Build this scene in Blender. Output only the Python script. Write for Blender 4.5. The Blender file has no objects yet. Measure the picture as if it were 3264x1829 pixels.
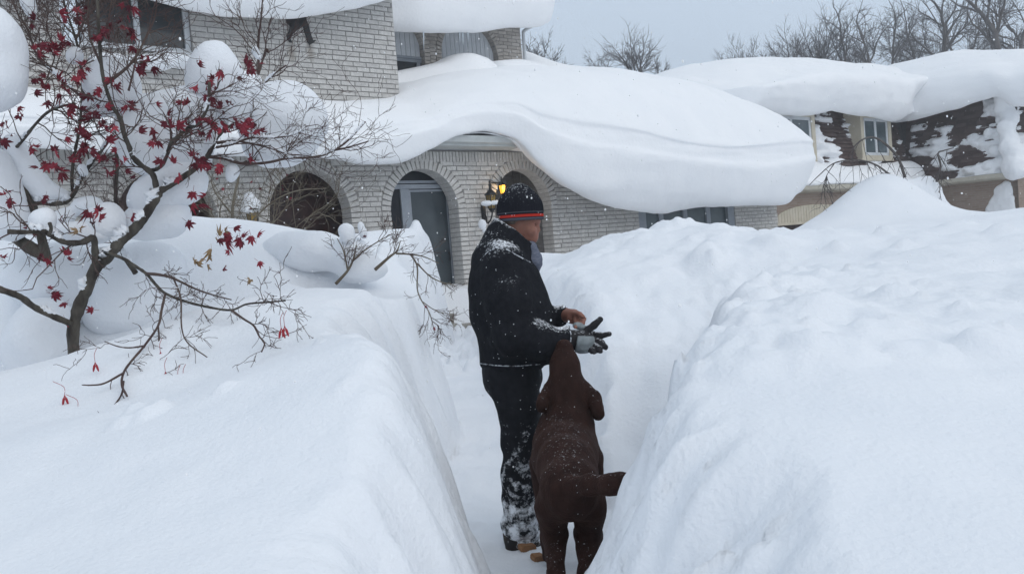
import bpy, bmesh, math, random
import numpy as np
from mathutils import Vector, Matrix
random.seed(7); RNG = np.random.default_rng(7)
scene = bpy.context.scene
COL = scene.collection
rad = math.radians

# ------------------------------------------------------------------ camera
FOC, CX, CY = 2827.0, 1632.0, 914.5           # calibrated on the 3264 x 1829 photograph
PITCH, ROLL = rad(2.3), rad(4.6)
CAM = np.array([0.0, 0.0, 1.45])
_r0 = np.array([1.0, 0, 0]); _f0 = np.array([0, math.cos(PITCH), -math.sin(PITCH)]); _u0 = np.array([0, math.sin(PITCH), math.cos(PITCH)])
CR = _r0 * math.cos(ROLL) - _u0 * math.sin(ROLL)
CU = _r0 * math.sin(ROLL) + _u0 * math.cos(ROLL)
cd = bpy.data.cameras.new('camera'); cam = bpy.data.objects.new('camera', cd); COL.objects.link(cam)
mw = Matrix.Identity(4)
for i in range(3):
    mw[i][0] = CR[i]; mw[i][1] = CU[i]; mw[i][2] = -_f0[i]; mw[i][3] = CAM[i]
cam.matrix_world = mw
cd.sensor_fit = 'HORIZONTAL'; cd.sensor_width = 36.0; cd.lens = 36.0 * FOC / 3264.0
cd.clip_start = 0.05; cd.clip_end = 2000
scene.camera = cam

# ------------------------------------------------------------------ overcast snowfall light
SUN_EL, SUN_AZ = rad(42), rad(140)
world = bpy.data.worlds.new('World'); scene.world = world; world.use_nodes = True
nt = world.node_tree; nt.nodes.clear()
wo = nt.nodes.new('ShaderNodeOutputWorld'); bg = nt.nodes.new('ShaderNodeBackground')
sky = nt.nodes.new('ShaderNodeTexSky'); sky.sky_type = 'NISHITA'; sky.sun_disc = False
sky.sun_elevation = SUN_EL; sky.sun_rotation = SUN_AZ; sky.air_density = 2.0; sky.dust_density = 6.0; sky.ozone_density = 1.5
tc = nt.nodes.new('ShaderNodeTexCoord'); sx = nt.nodes.new('ShaderNodeSeparateXYZ')
nt.links.new(tc.outputs['Generated'], sx.inputs[0])
cr = nt.nodes.new('ShaderNodeValToRGB')                       # overcast deck: brighter overhead than at the horizon
cr.color_ramp.elements[0].position = 0.0; cr.color_ramp.elements[0].color = (0.52, 0.625, 0.765, 1)
cr.color_ramp.elements[1].position = 1.0; cr.color_ramp.elements[1].color = (0.46, 0.52, 0.59, 1)
nt.links.new(sx.outputs['Z'], cr.inputs[0])
nz = nt.nodes.new('ShaderNodeTexNoise'); nz.inputs['Scale'].default_value = 2.2; nz.inputs['Detail'].default_value = 4
nt.links.new(tc.outputs['Generated'], nz.inputs['Vector'])
mr = nt.nodes.new('ShaderNodeMapRange'); mr.inputs[1].default_value = 0.3; mr.inputs[2].default_value = 0.7; mr.inputs[3].default_value = 9.6; mr.inputs[4].default_value = 10.4
nt.links.new(nz.outputs[0], mr.inputs[0])
mul = nt.nodes.new('ShaderNodeMixRGB'); mul.blend_type = 'MULTIPLY'; mul.inputs[0].default_value = 1
nt.links.new(cr.outputs[0], mul.inputs[1]); nt.links.new(mr.outputs[0], mul.inputs[2])
mx = nt.nodes.new('ShaderNodeMixRGB'); mx.inputs[0].default_value = 0.93
nt.links.new(sky.outputs[0], mx.inputs[1]); nt.links.new(mul.outputs[0], mx.inputs[2])
nt.links.new(mx.outputs[0], bg.inputs[0]); bg.inputs[1].default_value = 0.136
nt.links.new(bg.outputs[0], wo.inputs[0])
sd = bpy.data.lights.new('sun', 'SUN'); sun = bpy.data.objects.new('sun', sd); COL.objects.link(sun)
sd.energy = 0.95; sd.angle = rad(70); sd.color = (1.0, 0.97, 0.93)
_sdv = Vector((math.sin(SUN_AZ) * math.cos(SUN_EL), math.cos(SUN_AZ) * math.cos(SUN_EL), math.sin(SUN_EL)))
sun.rotation_euler = _sdv.to_track_quat('Z', 'Y').to_euler()
vs = scene.view_settings; scene.display_settings.display_device = 'sRGB'
vs.view_transform = 'Standard'; vs.look = 'None'; vs.gamma = 1.0; vs.exposure = 0.0; vs.use_curve_mapping = False
scene.cycles.diffuse_bounces = 4; scene.cycles.max_bounces = 8; scene.cycles.use_denoising = True

# ------------------------------------------------------------------ pixel -> place helpers (used once to lay out the scene)
def ray(px, py):
    return _f0 + CR * ((px - CX) / FOC) - CU * ((py - CY) / FOC)
def atY(px, py, Y):
    d = ray(px, py); return CAM + d * (Y / d[1])
def proj(P):
    d = np.asarray(P, float) - CAM; z = d @ _f0
    return CX + FOC * (d @ CR) / z, CY - FOC * (d @ CU) / z
HA = rad(40)                                                  # street front runs away to the right at 40 degrees
HD = np.array([math.cos(HA), math.sin(HA), 0.0]); HN = np.array([math.sin(HA), -math.cos(HA), 0.0])
HO = atY(1351, 850, 16.4); HO[2] = 0.0
def hs(px, py, t=0.0):                                        # pixel -> (s, z) on the vertical plane t in front of the facade
    d = ray(px, py); k = (t - np.dot(CAM - HO, HN)) / np.dot(d, HN); P = CAM + d * k - HO
    return float(P @ HD), float(P[2])
def hw(s, t, z):
    return HO + HD * s + HN * t + np.array([0, 0, z])

# ------------------------------------------------------------------ numeric noise
def _hash(ix, iy, iz, seed):
    h = (ix.astype(np.int64) * 374761393 + iy.astype(np.int64) * 668265263 + iz.astype(np.int64) * 2147483647 + seed * 974634) & 0xffffffff
    h = ((h ^ (h >> 13)) * 1274126177) & 0xffffffff
    h = (h ^ (h >> 16)) & 0xffff
    return h / 32767.5 - 1.0
def noise3(x, y, z, seed=0):
    x, y, z = np.broadcast_arrays(np.asarray(x, float), np.asarray(y, float), np.asarray(z, float))
    ix, iy, iz = np.floor(x), np.floor(y), np.floor(z)
    fx, fy, fz = x - ix, y - iy, z - iz
    fx, fy, fz = [f * f * f * (f * (f * 6 - 15) + 10) for f in (fx, fy, fz)]
    r = 0
    for a in (0, 1):
        for b in (0, 1):
            for c in (0, 1):
                w = (fx if a else 1 - fx) * (fy if b else 1 - fy) * (fz if c else 1 - fz)
                r = r + w * _hash(ix + a, iy + b, iz + c, seed)
    return r
def fbm(x, y, z=0.0, seed=0, octs=4, gain=0.5):
    r = 0; a = 1.0; f = 1.0
    for i in range(octs):
        r = r + a * noise3(np.asarray(x) * f + 17.3 * i, np.asarray(y) * f - 9.1 * i, np.asarray(z) * f + 3.7 * i, seed + i); a *= gain; f *= 2.03
    return r
def sstep(a, b, x):
    t = np.clip((x - a) / (b - a), 0, 1); return t * t * (3 - 2 * t)
def smin(a, b, k):
    h = np.clip(0.5 + 0.5 * (b - a) / k, 0, 1); return b + (a - b) * h - k * h * (1 - h)

# ------------------------------------------------------------------ object helpers
def tag(o, label=None, cat=None, group=None, kind=None):
    if label: o['label'] = label
    if cat: o['category'] = cat
    if group: o['group'] = group
    if kind: o['kind'] = kind
    return o
def thing(name, label, cat, loc=(0, 0, 0), rotz=0.0, group=None):
    o = bpy.data.objects.new(name, None); COL.objects.link(o); o.empty_display_size = 0.1
    o.location = [float(v) for v in loc]; o.rotation_euler = (0, 0, rotz)
    return tag(o, label, cat, group)
def mesh(V, F, name='m', smooth=False):
    me = bpy.data.meshes.new(name)
    V = np.asarray(V, float)
    if isinstance(F, np.ndarray): F = F.tolist()
    me.from_pydata(V.tolist(), [], F); me.update()
    if smooth: me.polygons.foreach_set('use_smooth', [True] * len(me.polygons))
    return me
def obj(name, me, m=None, parent=None, loc=None):
    o = bpy.data.objects.new(name, me); COL.objects.link(o)
    if m is not None and len(me.materials) == 0: me.materials.append(m)
    if parent is not None: o.parent = parent
    if loc is not None: o.location = [float(v) for v in loc]
    return o
def wobj(name, V, F, m, parent=None, smooth=False):
    """mesh given in world coordinates, made local to its (unrotated) parent or to its own base"""
    V = np.asarray(V, float)
    if parent is not None:
        off = np.zeros(3); p = parent
        while p is not None: off += np.array(p.location); p = p.parent
        return obj(name, mesh(V - off, F, name, smooth), m, parent)
    c = np.array([V[:, 0].mean(), V[:, 1].mean(), V[:, 2].min()])
    return obj(name, mesh(V - c, F, name, smooth), m, None, c)
class MB:
    def __init__(s): s.V = []; s.F = []; s.n = 0
    def add(s, V, F):
        V = np.asarray(V, float); s.V.append(V); n = s.n
        s.F.extend((F + n).tolist() if isinstance(F, np.ndarray) else [[i + n for i in f] for f in F]); s.n += len(V)
    def box(s, x0, x1, y0, y1, z0, z1):
        s.add([(x, y, z) for x in (x0, x1) for y in (y0, y1) for z in (z0, z1)], [(0, 1, 3, 2), (4, 6, 7, 5), (0, 4, 5, 1), (2, 3, 7, 6), (0, 2, 6, 4), (1, 5, 7, 3)])
    def tube(s, pts, rr, n=6, cap=True):
        pts = np.asarray(pts, float); rr = np.broadcast_to(np.asarray(rr, float), (len(pts),))
        T = np.gradient(pts, axis=0); T /= np.linalg.norm(T, axis=1)[:, None] + 1e-12
        u = np.cross(T[0], [0.3, 0.2, 0.93]); nU = math.sqrt(u @ u) + 1e-12; u = u / nU
        m = len(pts); U_ = np.empty((m, 3))
        for i in range(m):
            u = u - T[i] * (u @ T[i]); u = u / (math.sqrt(u @ u) + 1e-12); U_[i] = u
        W_ = np.cross(T, U_); ang = np.arange(n) * 2 * math.pi / n
        V = (pts[:, None] + rr[:, None, None] * (np.cos(ang)[None, :, None] * U_[:, None] + np.sin(ang)[None, :, None] * W_[:, None])).reshape(-1, 3)
        a = (np.arange(m - 1)[:, None] * n + np.arange(n)[None]).ravel(); b = (np.arange(m - 1)[:, None] * n + (np.arange(n)[None] + 1) % n).ravel()
        s.add(V, np.stack([a, b, b + n, a + n], 1))
        if cap: base = s.n - len(V); s.F.append(list(range(base, base + n))[::-1]); s.F.append(list(range(base + (m - 1) * n, base + m * n)))
    def lathe(s, c, prof, n=16, axis=(0, 0, 1), sc=(1, 1)):
        a = np.arange(n) * 2 * math.pi / n; V = []
        for r, z in prof: V += [(c[0] + r * sc[0] * math.cos(t), c[1] + r * sc[1] * math.sin(t), c[2] + z) for t in a]
        F = [(i * n + j, i * n + (j + 1) % n, (i + 1) * n + (j + 1) % n, (i + 1) * n + j) for i in range(len(prof) - 1) for j in range(n)]
        F.append(tuple(range(n))[::-1]); F.append(tuple(range((len(prof) - 1) * n, len(prof) * n)))
        s.add(V, F)
    def arr(s): return np.concatenate(s.V), s.F
    def build(s, name, m, parent=None, smooth=False, loc=None):
        return obj(name, mesh(np.concatenate(s.V), s.F, name, smooth), m, parent, loc)
    def wbuild(s, name, m, parent=None, smooth=False):
        return wobj(name, np.concatenate(s.V), s.F, m, parent, smooth)
def crspline(P, n):
    """Catmull-Rom through points, n samples per span"""
    P = np.asarray(P, float)
    if len(P) < 3: 
        t = np.linspace(0, 1, n + 1)[:, None]; return P[0] + (P[1] - P[0]) * t
    Q = np.vstack([2 * P[0] - P[1], P, 2 * P[-1] - P[-2]]); out = []
    for i in range(1, len(Q) - 2):
        for k in range(n):
            t = k / n; a, b, c, d = Q[i - 1], Q[i], Q[i + 1], Q[i + 2]
            out.append(0.5 * (2 * b + (c - a) * t + (2 * a - 5 * b + 4 * c - d) * t * t + (3 * b - a - 3 * c + d) * t ** 3))
    out.append(P[-1]); return np.array(out)

# ------------------------------------------------------------------ signed-distance field -> one continuous surface
class Field:
    def __init__(s, lo, hi, h):
        lo, hi = np.minimum(lo, hi), np.maximum(lo, hi); s.lo = np.asarray(lo, float); s.h = h
        s.n = np.ceil((np.asarray(hi, float) - s.lo) / h).astype(int) + 1
        s.ax = [s.lo[i] + h * np.arange(s.n[i]) for i in range(3)]
        s.V = np.full(tuple(s.n), 0.25)
    def _sub(s, lo, hi):
        i0 = np.clip(np.floor((np.asarray(lo) - s.lo) / s.h).astype(int), 0, s.n); i1 = np.clip(np.ceil((np.asarray(hi) - s.lo) / s.h).astype(int) + 1, 0, s.n)
        sl = tuple(slice(a, b) for a, b in zip(i0, i1))
        if any(a >= b for a, b in zip(i0, i1)): return None, None
        return sl, np.meshgrid(*[s.ax[i][sl[i]] for i in range(3)], indexing='ij')
    def _put(s, sl, d, k, sub=False):
        if sub: s.V[sl] = -smin(s.V[sl] * -1, d, k) if k > 0 else np.maximum(s.V[sl], -d)
        else: s.V[sl] = smin(s.V[sl], d, k) if k > 0 else np.minimum(s.V[sl], d)
    def cone(s, a, b, ra, rb, k=0.03, sc=(1, 1, 1), sub=False):
        a = np.asarray(a, float); b = np.asarray(b, float); sc = np.asarray(sc, float)
        R = max(ra, rb); m = R * sc.max() + k + 3 * s.h + 0.02
        sl, G = s._sub(np.minimum(a, b) - m, np.maximum(a, b) + m)
        if sl is None: return
        A = a / sc; D = (b - a) / sc; L2 = max(D @ D, 1e-12)
        X, Y, Z = G[0] / sc[0] - A[0], G[1] / sc[1] - A[1], G[2] / sc[2] - A[2]
        t = np.clip((X * D[0] + Y * D[1] + Z * D[2]) / L2, 0, 1)
        d = np.sqrt((X - t * D[0]) ** 2 + (Y - t * D[1]) ** 2 + (Z - t * D[2]) ** 2) - (ra + (rb - ra) * t)
        s._put(sl, d * sc.min(), k, sub)
    def chain(s, pts, rr, k=0.03, sc=(1, 1, 1)):
        for i in range(len(pts) - 1): s.cone(pts[i], pts[i + 1], rr[i], rr[i + 1], k, sc)
    def ell(s, c, r, k=0.03, rot=None, sub=False):
        c = np.asarray(c, float); r = np.asarray(r, float); m = r.max() + k + 3 * s.h + 0.02
        sl, G = s._sub(c - m, c + m)
        if sl is None: return
        P = np.stack([G[0] - c[0], G[1] - c[1], G[2] - c[2]], -1)
        if rot is not None: P = P @ np.asarray(rot)        # columns of rot = ellipsoid axes
        q = P / r; k0 = np.sqrt((q ** 2).sum(-1)); k1 = np.sqrt(((q / r) ** 2).sum(-1)) + 1e-9
        s._put(sl, k0 * (k0 - 1) / k1, k, sub)
    def plane(s, p, n, k=0.0):
        """keep the side the normal points away from"""
        p = np.asarray(p, float); n = np.asarray(n, float); n = n / np.linalg.norm(n)
        G = np.meshgrid(*s.ax, indexing='ij', sparse=True)
        d = (G[0] - p[0]) * n[0] + (G[1] - p[1]) * n[1] + (G[2] - p[2]) * n[2]
        s.V = np.maximum(s.V, d) if k <= 0 else -smin(-s.V, -d, k)
    def rough(s, amp, freq, seed=0, octs=3):
        m = np.abs(s.V) < amp * 3 + 3 * s.h
        G = np.meshgrid(*s.ax, indexing='ij')
        s.V[m] += amp * fbm(G[0][m] * freq, G[1][m] * freq, G[2][m] * freq, seed, octs)
    def mesh(s):
        V = s.V; n = V.shape; neg = V < 0
        V[0] = np.maximum(V[0], 1e-4); V[-1] = np.maximum(V[-1], 1e-4); V[:, 0] = np.maximum(V[:, 0], 1e-4); V[:, -1] = np.maximum(V[:, -1], 1e-4)
        V[:, :, 0] = np.maximum(V[:, :, 0], 1e-4); V[:, :, -1] = np.maximum(V[:, :, -1], 1e-4); neg = V < 0
        c = [neg[a:n[0] - 1 + a, b:n[1] - 1 + b, d:n[2] - 1 + d] for a in (0, 1) for b in (0, 1) for d in (0, 1)]
        cnt = sum(x.astype(np.int8) for x in c); act = (cnt > 0) & (cnt < 8)
        idx = -np.ones(act.shape, int); I = np.argwhere(act); idx[act] = np.arange(len(I))
        acc = np.zeros((len(I), 3)); w = np.zeros(len(I))
        offs = [(a, b, d) for a in (0, 1) for b in (0, 1) for d in (0, 1)]
        for i, o1 in enumerate(offs):
            for o2 in offs[i + 1:]:
                if sum(abs(p - q) for p, q in zip(o1, o2)) != 1: continue
                v1 = V[I[:, 0] + o1[0], I[:, 1] + o1[1], I[:, 2] + o1[2]]; v2 = V[I[:, 0] + o2[0], I[:, 1] + o2[1], I[:, 2] + o2[2]]
                m = (v1 < 0) != (v2 < 0); t = np.where(m, v1 / np.where(m, v1 - v2, 1), 0)
                acc += np.where(m[:, None], np.array(o1) + t[:, None] * (np.array(o2) - np.array(o1)), 0); w += m
        P = s.lo + s.h * (I + acc / w[:, None]); F = []
        for ax in range(3):
            sl1 = [slice(None)] * 3; sl2 = [slice(None)] * 3; sl1[ax] = slice(0, n[ax] - 1); sl2[ax] = slice(1, n[ax])
            a, b = neg[tuple(sl1)], neg[tuple(sl2)]
            E = np.argwhere(a != b); s1 = a[tuple(E.T)]
            u, v = (ax + 1) % 3, (ax + 2) % 3
            ok = (E[:, u] > 0) & (E[:, v] > 0) & (E[:, u] < n[u] - 1) & (E[:, v] < n[v] - 1); E = E[ok]; s1 = s1[ok]
            q = []
            for du, dv in ((0, 0), (1, 0), (1, 1), (0, 1)):
                e = E.copy(); e[:, u] -= du; e[:, v] -= dv; q.append(idx[tuple(e.T)])
            q = np.stack(q, 1); q[~s1] = q[~s1][:, ::-1]; F.append(q)
        return P, np.concatenate(F)
    def build(s, name, m, parent=None):
        P, F = s.mesh()
        return wobj(name, P, F, m, parent, True)

# ------------------------------------------------------------------ materials
def mat(name, col, rough=0.8, col2=None, nscale=6.0, detail=4, bump=0.0, bscale=40.0, spec=0.3, metal=0.0, stretch=None, lo=0.35, hi=0.65, coord='Object'):
    m = bpy.data.materials.new(name); m.use_nodes = True; t = m.node_tree; b = t.nodes['Principled BSDF']
    b.inputs['Base Color'].default_value = (*col, 1); b.inputs['Roughness'].default_value = rough
    b.inputs['Specular IOR Level'].default_value = spec; b.inputs['Metallic'].default_value = metal
    tcn = t.nodes.new('ShaderNodeTexCoord'); src = tcn.outputs[coord]
    if stretch:
        mp = t.nodes.new('ShaderNodeMapping'); mp.inputs['Scale'].default_value = stretch; t.links.new(src, mp.inputs[0]); src = mp.outputs[0]
    if col2 is not None:
        n = t.nodes.new('ShaderNodeTexNoise'); n.inputs['Scale'].default_value = nscale; n.inputs['Detail'].default_value = detail
        t.links.new(src, n.inputs['Vector'])
        r = t.nodes.new('ShaderNodeValToRGB'); r.color_ramp.elements[0].position = lo; r.color_ramp.elements[1].position = hi
        r.color_ramp.elements[0].color = (*col, 1); r.color_ramp.elements[1].color = (*col2, 1)
        t.links.new(n.outputs[0], r.inputs[0]); t.links.new(r.outputs[0], b.inputs['Base Color'])
    if bump > 0:
        n2 = t.nodes.new('ShaderNodeTexNoise'); n2.inputs['Scale'].default_value = bscale; n2.inputs['Detail'].default_value = 5
        t.links.new(src, n2.inputs['Vector'])
        bp = t.nodes.new('ShaderNodeBump'); bp.inputs['Strength'].default_value = 1.0; bp.inputs['Distance'].default_value = bump
        t.links.new(n2.outputs[0], bp.inputs['Height']); t.links.new(bp.outputs[0], b.inputs['Normal'])
    return m
def add_dust(m, amount=0.5, scale=30.0, up=(0.2, 0.8), col=(0.86, 0.89, 0.93), flat=0.0, scale2=None, zmask=None):
    """snow clinging to cloth or fur: broken patches, thicker on faces that look up; zmask = (z_full, z_none) in world metres"""
    t = m.node_tree; b = t.nodes['Principled BSDF']
    g = t.nodes.new('ShaderNodeNewGeometry'); s = t.nodes.new('ShaderNodeSeparateXYZ'); t.links.new(g.outputs['Normal'], s.inputs[0])
    r = t.nodes.new('ShaderNodeMapRange'); r.inputs[1].default_value = up[0]; r.inputs[2].default_value = up[1]; r.inputs[3].default_value = flat; r.inputs[4].default_value = 1
    t.links.new(s.outputs['Z'], r.inputs[0]); fac = r.outputs[0]
    if zmask:
        s2 = t.nodes.new('ShaderNodeSeparateXYZ'); t.links.new(g.outputs['Position'], s2.inputs[0])
        r3 = t.nodes.new('ShaderNodeMapRange'); r3.inputs[1].default_value = zmask[0]; r3.inputs[2].default_value = zmask[1]; r3.inputs[3].default_value = zmask[2] if len(zmask) > 2 else 0.6; r3.inputs[4].default_value = 0
        t.links.new(s2.outputs['Z'], r3.inputs[0])
        ad = t.nodes.new('ShaderNodeMath'); ad.operation = 'MAXIMUM'; t.links.new(fac, ad.inputs[0]); t.links.new(r3.outputs[0], ad.inputs[1]); fac = ad.outputs[0]
    n = t.nodes.new('ShaderNodeTexNoise'); n.inputs['Scale'].default_value = scale; n.inputs['Detail'].default_value = 8; n.inputs['Roughness'].default_value = 0.72
    t.links.new(g.outputs['Position'], n.inputs['Vector'])
    # mask = smoothstep(noise - (1 - amount*fac))
    ma = t.nodes.new('ShaderNodeMath'); ma.operation = 'MULTIPLY_ADD'; t.links.new(fac, ma.inputs[0]); ma.inputs[1].default_value = amount; t.links.new(n.outputs[0], ma.inputs[2])
    r2 = t.nodes.new('ShaderNodeMapRange'); r2.inputs[1].default_value = 0.68; r2.inputs[2].default_value = 0.86; t.links.new(ma.outputs[0], r2.inputs[0])
    mixn = t.nodes.new('ShaderNodeMixRGB'); t.links.new(r2.outputs[0], mixn.inputs[0]); mixn.inputs[2].default_value = (*col, 1)
    old = b.inputs['Base Color']
    if old.is_linked:
        l = old.links[0]; t.links.new(l.from_socket, mixn.inputs[1]); t.links.remove(l)
    else: mixn.inputs[1].default_value = old.default_value
    t.links.new(mixn.outputs[0], old)
    return m
def add_flecks(m, scale=70.0, size=.16, keep=.72, col=(.84, .87, .91)):
    """single flakes that have landed on cloth or fur"""
    t = m.node_tree; b = t.nodes['Principled BSDF']; g = t.nodes.new('ShaderNodeNewGeometry')
    v = t.nodes.new('ShaderNodeTexVoronoi'); v.inputs['Scale'].default_value = scale; t.links.new(g.outputs['Position'], v.inputs['Vector'])
    a = t.nodes.new('ShaderNodeMath'); a.operation = 'LESS_THAN'; a.inputs[1].default_value = size; t.links.new(v.outputs['Distance'], a.inputs[0])
    sp = t.nodes.new('ShaderNodeSeparateColor'); t.links.new(v.outputs['Color'], sp.inputs[0])
    c = t.nodes.new('ShaderNodeMath'); c.operation = 'GREATER_THAN'; c.inputs[1].default_value = keep; t.links.new(sp.outputs[0], c.inputs[0])
    d = t.nodes.new('ShaderNodeMath'); d.operation = 'MULTIPLY'; t.links.new(a.outputs[0], d.inputs[0]); t.links.new(c.outputs[0], d.inputs[1])
    x = t.nodes.new('ShaderNodeMixRGB'); t.links.new(d.outputs[0], x.inputs[0]); x.inputs[2].default_value = (*col, 1)
    l = b.inputs['Base Color'].links[0]; t.links.new(l.from_socket, x.inputs[1]); t.links.remove(l); t.links.new(x.outputs[0], b.inputs['Base Color']); return m
SNOW = mat('snow', (0.80, 0.825, 0.86), 0.85, (0.83, 0.85, 0.88), 3.0, 3, 0.006, 45.0, 0.12)
ROOFSNOW = mat('wind_packed_snow', (0.875, 0.89, 0.91), 0.85, (0.90, 0.91, 0.925), 1.2, 3, 0.008, 16.0, 0.12)
# ================================================================== snow-covered ground with the shovelled trench
def _rbf(pts):
    P = np.array(pts, float); n = len(P); X = P[:, :2]
    r = np.linalg.norm(X[:, None] - X[None], axis=2)
    K = np.where(r > 0, r * r * np.log(r + 1e-12), 0) + np.eye(n) * 0.02
    A = np.zeros((n + 3, n + 3)); A[:n, :n] = K; A[:n, n] = 1; A[:n, n + 1:] = X; A[n, :n] = 1; A[n + 1:, :n] = X.T
    w = np.linalg.solve(A, np.concatenate([P[:, 2], [0, 0, 0]]))
    def f(x, y):
        out = w[n] + w[n + 1] * x + w[n + 2] * y
        for i in range(n):
            r2 = (x - X[i, 0]) ** 2 + (y - X[i, 1]) ** 2
            out = out + w[i] * 0.5 * r2 * np.log(r2 + 1e-12)
        return out
    return f
BANK = _rbf([(-.40, 3.4, 1.12), (-.9, 3.4, 1.0), (-1.5, 3.4, .87), (-2.2, 3.6, .82), (-.55, 2.5, .76), (-1.2, 2.3, .68), (-1.8, 2.4, .66), (-.8, 4.2, 1.14), (-1.5, 4.2, .98), (-2.3, 4.2, .88), (-3.0, 4.2, .85),
             (-3.2, 5.0, .98), (-2.5, 5.0, 1.08), (-1.9, 5.2, 1.26), (-1.2, 5.0, 1.25), (-.75, 4.9, 1.2), (-2.9, 5.75, .78), (-3.5, 5.6, .75), (-2.4, 5.95, 1.05), (-1.6, 5.8, 1.32), (-1.0, 5.6, 1.27), (-.75, 7, 1.22), (-1.06, 7, 1.34), (-1.35, 6.7, 1.3),
             (-1.9, 7, 1.70), (-2.4, 7, 1.76), (-3.2, 7, 1.80), (-4.5, 7, 1.8), (-1.5, 7.6, 1.70), (-2, 9, 1.6), (-4, 9, 1.6), (-1.25, 9.5, 1.3), (-1.5, 12, 1.86), (-1.2, 12, 1.84), (-.95, 12, 1.72),
             (-3, 12, 1.7), (-6, 10, 1.5), (-2, 14, 1.2), (-3, 16, 1.2), (-2, 0, .6), (-1.2, .5, .6), (-4, 2, .9), (-6, 4, 1.1), (-8, -3, .8), (-9, 8, 1.3), (-10, 14, 1.2),
             (.53, 3, .99), (.8, 3, 1.04), (.5, 2, .75), (1.0, 1.8, .74), (1.6, 2, .75), (.8, 2.4, .9), (1.5, 3, 1.02), (2.5, 3.2, 1.02), (1.0, 4, 1.12), (2, 5, 1.2), (3, 5, 1.2), (.9, 5.2, 1.15),
             (1.0, 7, 1.3), (2, 7, 1.38), (3.5, 7, 1.35), (5, 7, 1.3), (.34, 9, 1.17), (.69, 9, 1.43), (1.21, 9, 1.56), (1.53, 9, 1.57), (1.87, 9, 1.57), (2.48, 9, 1.42), (3.12, 9.2, 1.38),
             (4.2, 9.5, 1.38), (5.5, 10, 1.40), (7, 11, 1.4), (1, 12, 1.3), (2, 11, 1.35), (4, 12, 1.38), (6, 14, 1.35), (8, 14, 1.45), (3, 15, 1.1), (10, 16, 1.3), (15, 20, 1.2), (.3, 15, .8),
             (2, 0, .6), (1.2, .5, .6), (4, 2, .9), (7, 4, 1.1), (8, -3, .8), (11, 9, 1.2)])
_yl = [-60, -3, 0, 1, 2, 2.9, 3.3, 3.7, 4.4, 5.5, 6.3, 7, 7.6, 8.4, 10, 11.3, 12, 12.6, 13.4, 14.5, 16.5]
_xl = [-1.2, -1.0, -.7, -.5, -.26, -.15, -.14, -.19, -.42, -.55, -.52, -.50, -.62, -.90, -1.02, -.93, -.82, -1.0, -1.3, -1.5, -1.6]
_yr = [-60, -3, 0, 1, 2, 2.6, 3.0, 3.35, 3.8, 4.4, 5.0, 5.8, 6.5, 8, 10, 12, 14, 16.5]
_xr = [1.2, 1.0, .8, .5, .18, .05, .05, .14, .35, .50, .46, .22, .02, -.22, -.42, -.42, -.2, .0]
_dy = np.linspace(-60, 16.5, 1500)
def _sm(y, x):
    v = np.interp(_dy, y, x); k = np.ones(7) / 7; v2 = np.convolve(np.pad(v, 3, 'edge'), k, 'valid'); return v2
_XL, _XR = _sm(_yl, _xl), _sm(_yr, _xr)
_hy = np.linspace(2, 12, 200); _hz = np.convolve(np.pad(np.interp(_hy, [4.35, 4.6, 5, 6, 7, 8, 9, 10, 12], [0, .14, .46, .92, 1.2, 1.39, 1.55, 1.75, 2.2]), 7, 'edge'), np.ones(15) / 15, 'valid')
_rl = np.random.default_rng(11)
LUMPS = []
for i in range(210):                                           # clods thrown up by the shovel, thick along the trench's right-hand lip
    u = _rl.random(); y = 2.9 + 6.5 * u ** 1.1; x = 0.55 + 0.12 * (y - 3) * _rl.random() + abs(_rl.normal(0, 0.55)) * (0.5 + 0.13 * y)
    if y > 6: x -= 0.4
    r = 0.05 + 0.14 * _rl.random() ** 2; LUMPS.append((x, y, r, r * (0.12 + 0.24 * _rl.random()) * (1 if y < 5 else .55)))
for i in range(230):
    y = 3.0 + 3.6 * _rl.random(); LUMPS.append((np.interp(y, [3, 4, 5, 6.6], [.52, .72, 1.0, 1.2]) + abs(_rl.normal(0, .42)), y, _rl.uniform(.025, .075), _rl.uniform(.008, .034)))
for i in range(26):
    LUMPS.append((_rl.uniform(1.5, 4.5), _rl.uniform(6, 9), _rl.uniform(.1, .28), _rl.uniform(.02, .06)))
for i in range(12):
    LUMPS.append((-0.35 - abs(_rl.normal(0, .3)), _rl.uniform(2.6, 6.6), _rl.uniform(.03, .06), _rl.uniform(.01, .03)))
for i in range(60):                                            # loose snow on the path towards the stoop
    y = _rl.uniform(8, 15); LUMPS.append((np.interp(y, [8, 15], [-.55, -.85]) + _rl.normal(0, .3), y, _rl.uniform(.07, .2), _rl.uniform(.04, .13)))
for px, py, Y, r, h in [(430, 1300, 3.6, .10, .05), (480, 1310, 3.55, .12, .045), (390, 1320, 3.5, .07, .03), (1070, 940, 6.6, .06, .09), (2150, 1180, 3.25, .07, .10), (2340, 935, 5.6, .35, .12), (2150, 715, 9, .3, .08), (2260, 850, 7.0, .3, .10)]:
    p = atY(px, py, Y); LUMPS.append((p[0], p[1], r, h))
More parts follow.
